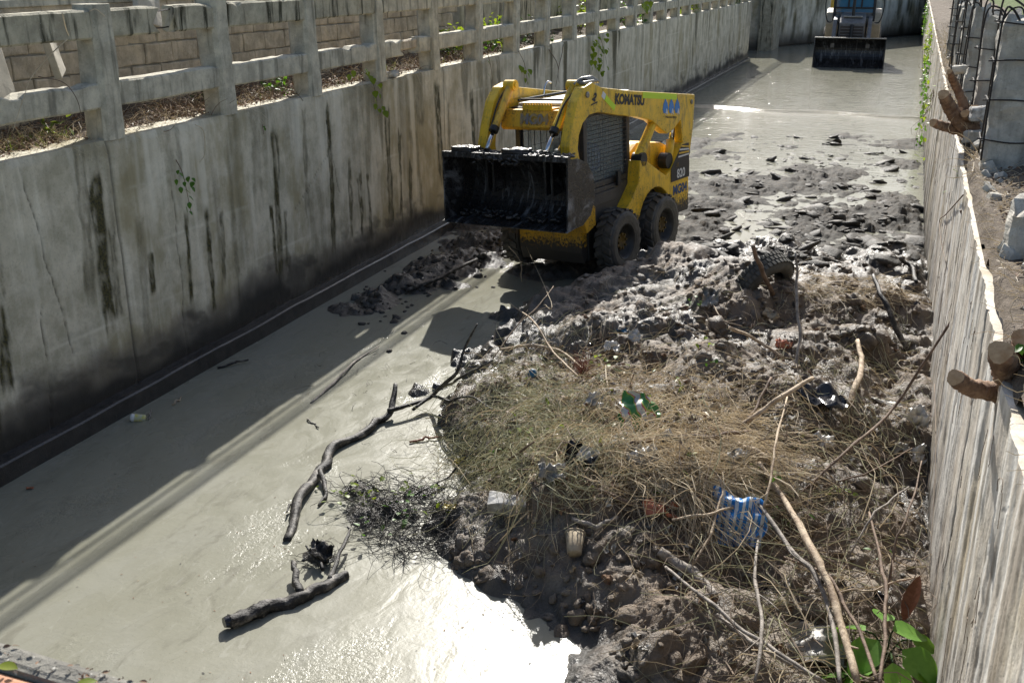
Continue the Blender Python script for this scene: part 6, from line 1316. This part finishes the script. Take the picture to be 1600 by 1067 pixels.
litter('plastic_bag', 1148, 720, .15, .2, 'plastic_white', 'white plastic bag above the blue striped bag', 'bag', 20, (.9, .3, .1), .1, .5)
litter('plastic_bag', 1055, 698, .22, .14, 'plastic_white', 'white rag right of the green bag', 'bag', 21, (.4, .1, .2), .08, .5)
litter('plastic_scrap', 930, 630, .16, .14, 'plastic_white', 'white plastic scrap left of the green bag', 'plastic', 22, (.5, .2, .7), .06, .5)
litter('plastic_scrap', 1032, 604, .26, .08, 'foam', 'flat white foam strip behind the green bag', 'foam', 24, (.2, .0, .1), .05, .15)
litter('plastic_scrap', 990, 526, .10, .14, 'plastic_white', 'cream paper scrap on the brown back slope', 'paper', 26, (.9, .1, .6), .04)
litter('plastic_scrap', 957, 543, .15, .13, 'plastic_white', 'white plastic scrap below the cream paper scrap', 'plastic', 28, (.4, .2, .2), .03)
litter('plastic_scrap', 972, 516, .12, .05, 'plastic_blue', 'small blue plastic strip on the back slope', 'plastic', 30, (.3, .1, -.5), .03)
litter('plastic_scrap', 868, 537, .14, .1, 'plastic_dirty', 'grey plastic scrap at the left of the back slope', 'plastic', 32, (.3, .1, .2), .03)
litter('plastic_bag', 1110, 466, .16, .22, 'plastic_dirty', 'greyish plastic bag hanging below the tyre', 'bag', 34, (.9, .1, .2), .04, .5)
litter('plastic_scrap', 1204, 492, .16, .12, 'cup', 'beige carton scrap in the middle of the upper heap', 'carton', 36, (.5, .4, .1), .04)
litter('plastic_scrap', 1225, 538, .14, .10, 'plastic_orange', 'faded orange wrapper in the middle of the upper heap', 'wrapper', 38, (.3, .1, .2), .03)
litter('black_cloth', 1280, 622, .42, .24, 'plastic_black', 'black striped cloth in the heap behind the tan stick', 'cloth', 40, (.3, .1, -.5), .03, .25)
litter('plastic_scrap', 1385, 628, .28, .07, 'plastic_white', 'long white plastic strip near the right wall', 'plastic', 42, (.2, .0, -.35), .05, .2)
litter('plastic_bag', 1436, 650, .18, .16, 'plastic_white', 'white torn bag touching the right wall', 'bag', 44, (.3, .2, .2), .06, .5)
litter('plastic_scrap', 1286, 692, .14, .12, 'plastic_white', 'pale plastic pouch between the twigs at the right', 'pouch', 46, (.4, .2, .8), .06, .5)
litter('plastic_scrap', 1432, 712, .12, .14, 'plastic_white', 'white scrap by the right wall under the torn bag', 'plastic', 48, (.4, .2, .3), .06, .5)
litter('plastic_scrap', 706, 792, .12, .05, 'plastic_yellow', 'yellow and white wrapper on the left edge of the heap', 'wrapper', 50, (.2, .1, .4), .03)
litter('plastic_scrap', 862, 738, .18, .14, 'plastic_dirty', 'dirty rag at the lower edge of the grass mat', 'rag', 52, (.4, .1, .4), .05, .5)
litter('plastic_scrap', 885, 635, .1, .2, 'bark_tan', 'brown cardboard scrap in the left of the grass mat', 'cardboard', 53, (.6, .2, .6), .07, .3)
litter('plastic_scrap', 1405, 700, .12, .1, 'plastic_dirty', 'grey rag among the leaves at the right', 'rag', 54, (.4, .1, .4), .04, .5)
litter('plastic_bag', 500, 862, .16, .14, 'bark_wet', 'dark wet rag caught on the short log', 'rag', 56, (.4, .2, .2), .04, .35)
litter('plastic_scrap', 720, 722, .12, .08, 'plastic_yellow', 'pale yellow scrap at the left edge of the grass mat', 'plastic', 58, (.2, .1, .3), .03)
litter('plastic_scrap', 1275, 1010, .3, .26, 'plastic_dirty', 'pale mottled sheet under the branches at the bottom', 'sheet', 60, (.4, .2, .3), .05, .2)
litter('plastic_scrap', 47, 762, .06, .03, 'plastic_orange', 'tiny red scrap floating in the shaded water', 'plastic', 62, (.0, .0, .3), .01, .2)
litter('plastic_scrap', 1115, 640, .16, .1, 'straw', 'bleached leaf sheath in the dry grass', 'leaf sheath', 64, (.3, .1, .3), .08, .3)
mb = MB()   # scraps too small to pick apart
for k in range(260):
    x, y = random.uniform(760, 1440), random.uniform(470, 1040)
    p = hit(x, y, .02)
    if p[2] < .08: continue
    c_ = crumple(random.uniform(.02, .07), random.uniform(.02, .06), .001, k, 5, .5); M = rotm(random.uniform(-1, 1), random.uniform(-1, 1), random.uniform(0, 6.28)); mb.add(np.concatenate(c_.V) @ M.T + p, np.concatenate(c_.F), random.choice([0, 1, 1, 2, 3, 4]))
tag(mb.build('small_litter', ['plastic_white', 'plastic_dirty', 'dead_leaf', 'dead_leaf_pale', 'plastic_black']), 'tiny scraps of plastic and leaf scattered through the heap', 'litter', kind='stuff')
# foam block, cup, can, cap
p = hit(808, 790, .07); mb = MB(); mb.add(*rbox(-.19, .19, -.055, .055, -.06, .06, 3, 8, .022, .012)); o = mb.build('foam_block', 'foam', loc=tuple(p)); o.rotation_euler = (.35, .08, .28); tag(o, 'mud spattered white foam block on top of the front bank', 'foam block')
e = empty('foam_cup', tuple(hit(898, 850, .05)), (R_(-58), R_(8), R_(20)), 'tan foam cup lying on the front mud bank', 'cup'); part('cup_wall', 'cup', e, lathe([(.0, -.065), (.042, -.065), (.044, -.06), (.060, .07), (.056, .07), (.040, -.055), (0, -.055)], 24, 'z'), smooth=True); part('cup_rim', 'cup', e, lathe([(.058, .066), (.064, .070), (.064, .078), (.056, .078)], 24, 'z'), smooth=True)
e = empty('drink_can', tuple(hit(216, 653, .02)), (R_(80), R_(15), R_(-60)), 'white and yellow can floating by the left wall', 'can'); part('can_body', 'can_yellow', e, lathe([(0, -.06), (.024, -.06), (.033, -.05), (.033, .05), (.026, .062), (.024, .06), (0, .06)], 20, 'z'), smooth=False); part('can_end', 'decal_white', e, lathe([(0, .064), (.024, .064), (.0335, .052), (.0335, .03)], 20, 'z'))
e = empty('bottle_cap', tuple(hit(832, 584, .05)), (R_(50), R_(20), 0), 'blue plastic cap in the grass mat', 'cap'); part('cap_shell', 'plastic_blue', e, lathe([(0, .025), (.03, .025), (.036, .018), (.038, -.025), (.034, -.025), (.03, .018), (0, .018)], 20, 'z'), smooth=True)
# half buried tyre
tc = hit(1180, 440, .0); tp = np.array([tc[0] + .05, tc[1] + .12, 0]); tp[2] = surf(tp[0], tp[1]) - .06
e = empty('old_tyre', tuple(tp), (R_(28), R_(-10), R_(52)), 'muddy old tyre standing half buried at the back of the heap', 'tyre')
pr = [(.20, -.075), (.215, -.095), (.27, -.105), (.305, -.09), (.325, -.06), (.33, 0), (.325, .06), (.305, .09), (.27, .105), (.215, .095), (.20, .075), (.215, .06), (.27, .07), (.295, .05), (.295, -.05), (.27, -.07), (.215, -.06), (.20, -.075)]
part('carcass', 'old_tyre', e, lathe(pr, 48), smooth=True)
tr = []
for k in range(44):
    a = k * 2 * math.pi / 44
    for y in (-.055, 0, .055):
        V, F = box(-.016, .016, y - .022, y + .022, .322, .338, .003); V = np.array(V); M = rotm(0, a + (.07 if y else 0), 0); tr.append((V @ M.T, F))
tb = part('tread_blocks', 'old_tyre', e, *tr); tb['kind'] = 'stuff'
# ------------------------------------------------------------------ clods standing loose on the mud and specks on the water
mb = MB()
def clod(mb, p, s, seed, st=(1, 1, 1)):
    bm = bmesh.new(); bmesh.ops.create_icosphere(bm, subdivisions=2, radius=1.0); V, F = bm_vf(bm); V = np.array(V)
    k = 1 + .65 * fbm(V[:, 0] * 1.9 + seed, V[:, 1] * 1.7 + V[:, 2] * 2.3, seed % 50, 3); V = V * k[:, None] * np.array([random.uniform(.8, 1.3), random.uniform(.8, 1.3), random.uniform(.5, .9)]) * np.array(st) * s; M = rotm(random.gauss(0, .4) * st[2], random.gauss(0, .4) * st[2], random.uniform(0, 6.28) if st[0] == 1 else random.gauss(0, .5)); mb.add(V @ M.T + p, np.array(F))
for i in range(900):
    x = random.uniform(660, 1440); y = random.choice([random.uniform(400, 1066), random.uniform(400, 560)])
    if x < 1440 - (y - 380) * 1.0 and y < 560 and x < 900: continue
    p = hit(x, y)
    if p[2] < .04: continue
    clod(mb, p + np.array([0, 0, .004]), random.choice([.012, .016, .02, .026, .034]) * random.uniform(.7, 1.2), i)
def big_clod(mb, p, s, seed):
    bm = bmesh.new(); bmesh.ops.create_icosphere(bm, subdivisions=3, radius=1.0); V, F = bm_vf(bm); V = np.array(V)
    k = 1 + .5 * fbm(V[:, 0] * 1.3 + seed, V[:, 1] * 1.3 + V[:, 2] * 1.9, seed % 50, 4) - .28 * np.abs(fbm(V[:, 2] * 3 + seed, V[:, 0] * 3 - V[:, 1] * 2, seed % 50 + 9, 3))
    V = V * k[:, None] * np.array([random.uniform(.75, 1.4), random.uniform(.75, 1.2), random.uniform(.5, .95)]) * s; M = rotm(random.gauss(0, .5), random.gauss(0, .5), random.uniform(0, 6.28)); mb.add(V @ M.T + p, np.array(F))
front = [(690, 800), (800, 805), (960, 820), (1080, 900), (1120, 1060), (960, 1060), (900, 1000), (800, 940), (700, 880)]
k = 0
while k < 80:
    x, y = random.uniform(680, 1120), random.uniform(790, 1064)
    if not inside(x, y, front): continue
    k += 1; sz = random.choice([.02, .03, .04, .05, .07]) * random.uniform(.7, 1.25); big_clod(mb, hit(x, y) - np.array([0, 0, sz * .45]), sz, k * 7)
back = [(860, 490), (1000, 420), (1200, 430), (1420, 450), (1430, 560), (1200, 620), (1000, 570)]
k = 0
while k < 110:
    x, y = random.uniform(860, 1430), random.uniform(420, 620)
    if not inside(x, y, back): continue
    k += 1; sz = random.choice([.03, .04, .05, .07, .10]) * random.uniform(.7, 1.25); big_clod(mb, hit(x, y) - np.array([0, 0, sz * .5]), sz, k * 5 + 1)
for k in range(70):
    x, y = random.uniform(1240, 1435), random.uniform(620, 1040); sz = random.choice([.02, .03, .04, .06]) * random.uniform(.7, 1.25); big_clod(mb, hit(x, y) - np.array([0, 0, sz * .3]), sz, k * 3 + 2)
o = mb.build('mud_clods', 'mud', smooth=True); tag(o, 'loose crumbs and clods of mud on the heap', 'mud', kind='stuff'); co = np.concatenate(mb.V); addattr(o, 'dry', np.clip(.7 + .5 * fbm(co[:, 0] * 2, co[:, 1] * 2, 57, 3), .15, 1)); addattr(o, 'silt', np.zeros(len(o.data.vertices))); addattr(o, 'flat', np.zeros(len(o.data.vertices)))
mb = MB()   # black wet clods strewn over the flats behind the heap
flatp = [(1090, 330), (1110, 240), (1200, 205), (1436, 225), (1440, 400), (1250, 415), (1100, 400)]
k = 0
while k < 420:
    x, y = random.uniform(1085, 1440), random.uniform(205, 415)
    if not inside(x, y, flatp) or math.sin(x / 13 + 2 * math.sin(y / 21)) * math.sin(y / 7 + x / 31) < random.uniform(-.9, .5): continue
    k += 1; p = hit(x, y); sz = random.choice([.02, .02, .03, .03, .045, .07, .11]) * random.uniform(.7, 1.2); clod(mb, p - np.array([0, 0, sz * .22]), sz, k, (random.uniform(1.1, 2.0), random.uniform(.9, 1.5), random.uniform(.45, .75)))
    for _ in range(random.randrange(3)): q_ = p + rng.normal(0, 1, 3) * np.array([.12, .08, 0]); clod(mb, np.array([q_[0], q_[1], surf(q_[0], q_[1])]), sz * random.uniform(.25, .6), k + 7, (random.uniform(1.1, 2), 1.0, .45))
for k in range(160):
    x, y = random.uniform(560, 800), 0; y = 480 - (x - 560) * .42 + random.gauss(0, 22); p = hit(x, y)
    if p[0] > -5.85: clod(mb, p, random.choice([.015, .02, .03, .045]) * random.uniform(.7, 1.2), k)
o = mb.build('wet_clods', 'mud', smooth=True); nv = len(o.data.vertices); addattr(o, 'dry', np.zeros(nv)); addattr(o, 'silt', np.zeros(nv)); addattr(o, 'flat', np.full(nv, .6)); tag(o, 'black wet clods of mud strewn over the shallow flats', 'mud', kind='stuff')
mb = MB(); V, F = leaf_shape(1.0, .35, .2, 4, .1)
for i in range(5000):
    x = random.uniform(-5.8, -1.2); y = 3.2 + random.random() ** 1.6 * 13
    if surf(x, y) > .005: continue
    if math.sin(x * 3 + math.sin(y * 2)) * math.sin(y * 2.3 + x) < random.uniform(-.6, .9): continue
    s = random.choice([.004, .005, .007, .01, .018]) * random.uniform(.7, 1.3); M = rotm(0, 0, random.uniform(0, 6.28)); mb.add(V * s @ M.T + np.array([x, y, .0035]), F, random.choice([0, 0, 1, 2]))
tag(mb.build('floating_specks', ['dead_leaf', 'bark_wet', 'dead_leaf_pale']), 'specks of leaf and twig floating on the water', 'floating debris', kind='stuff')
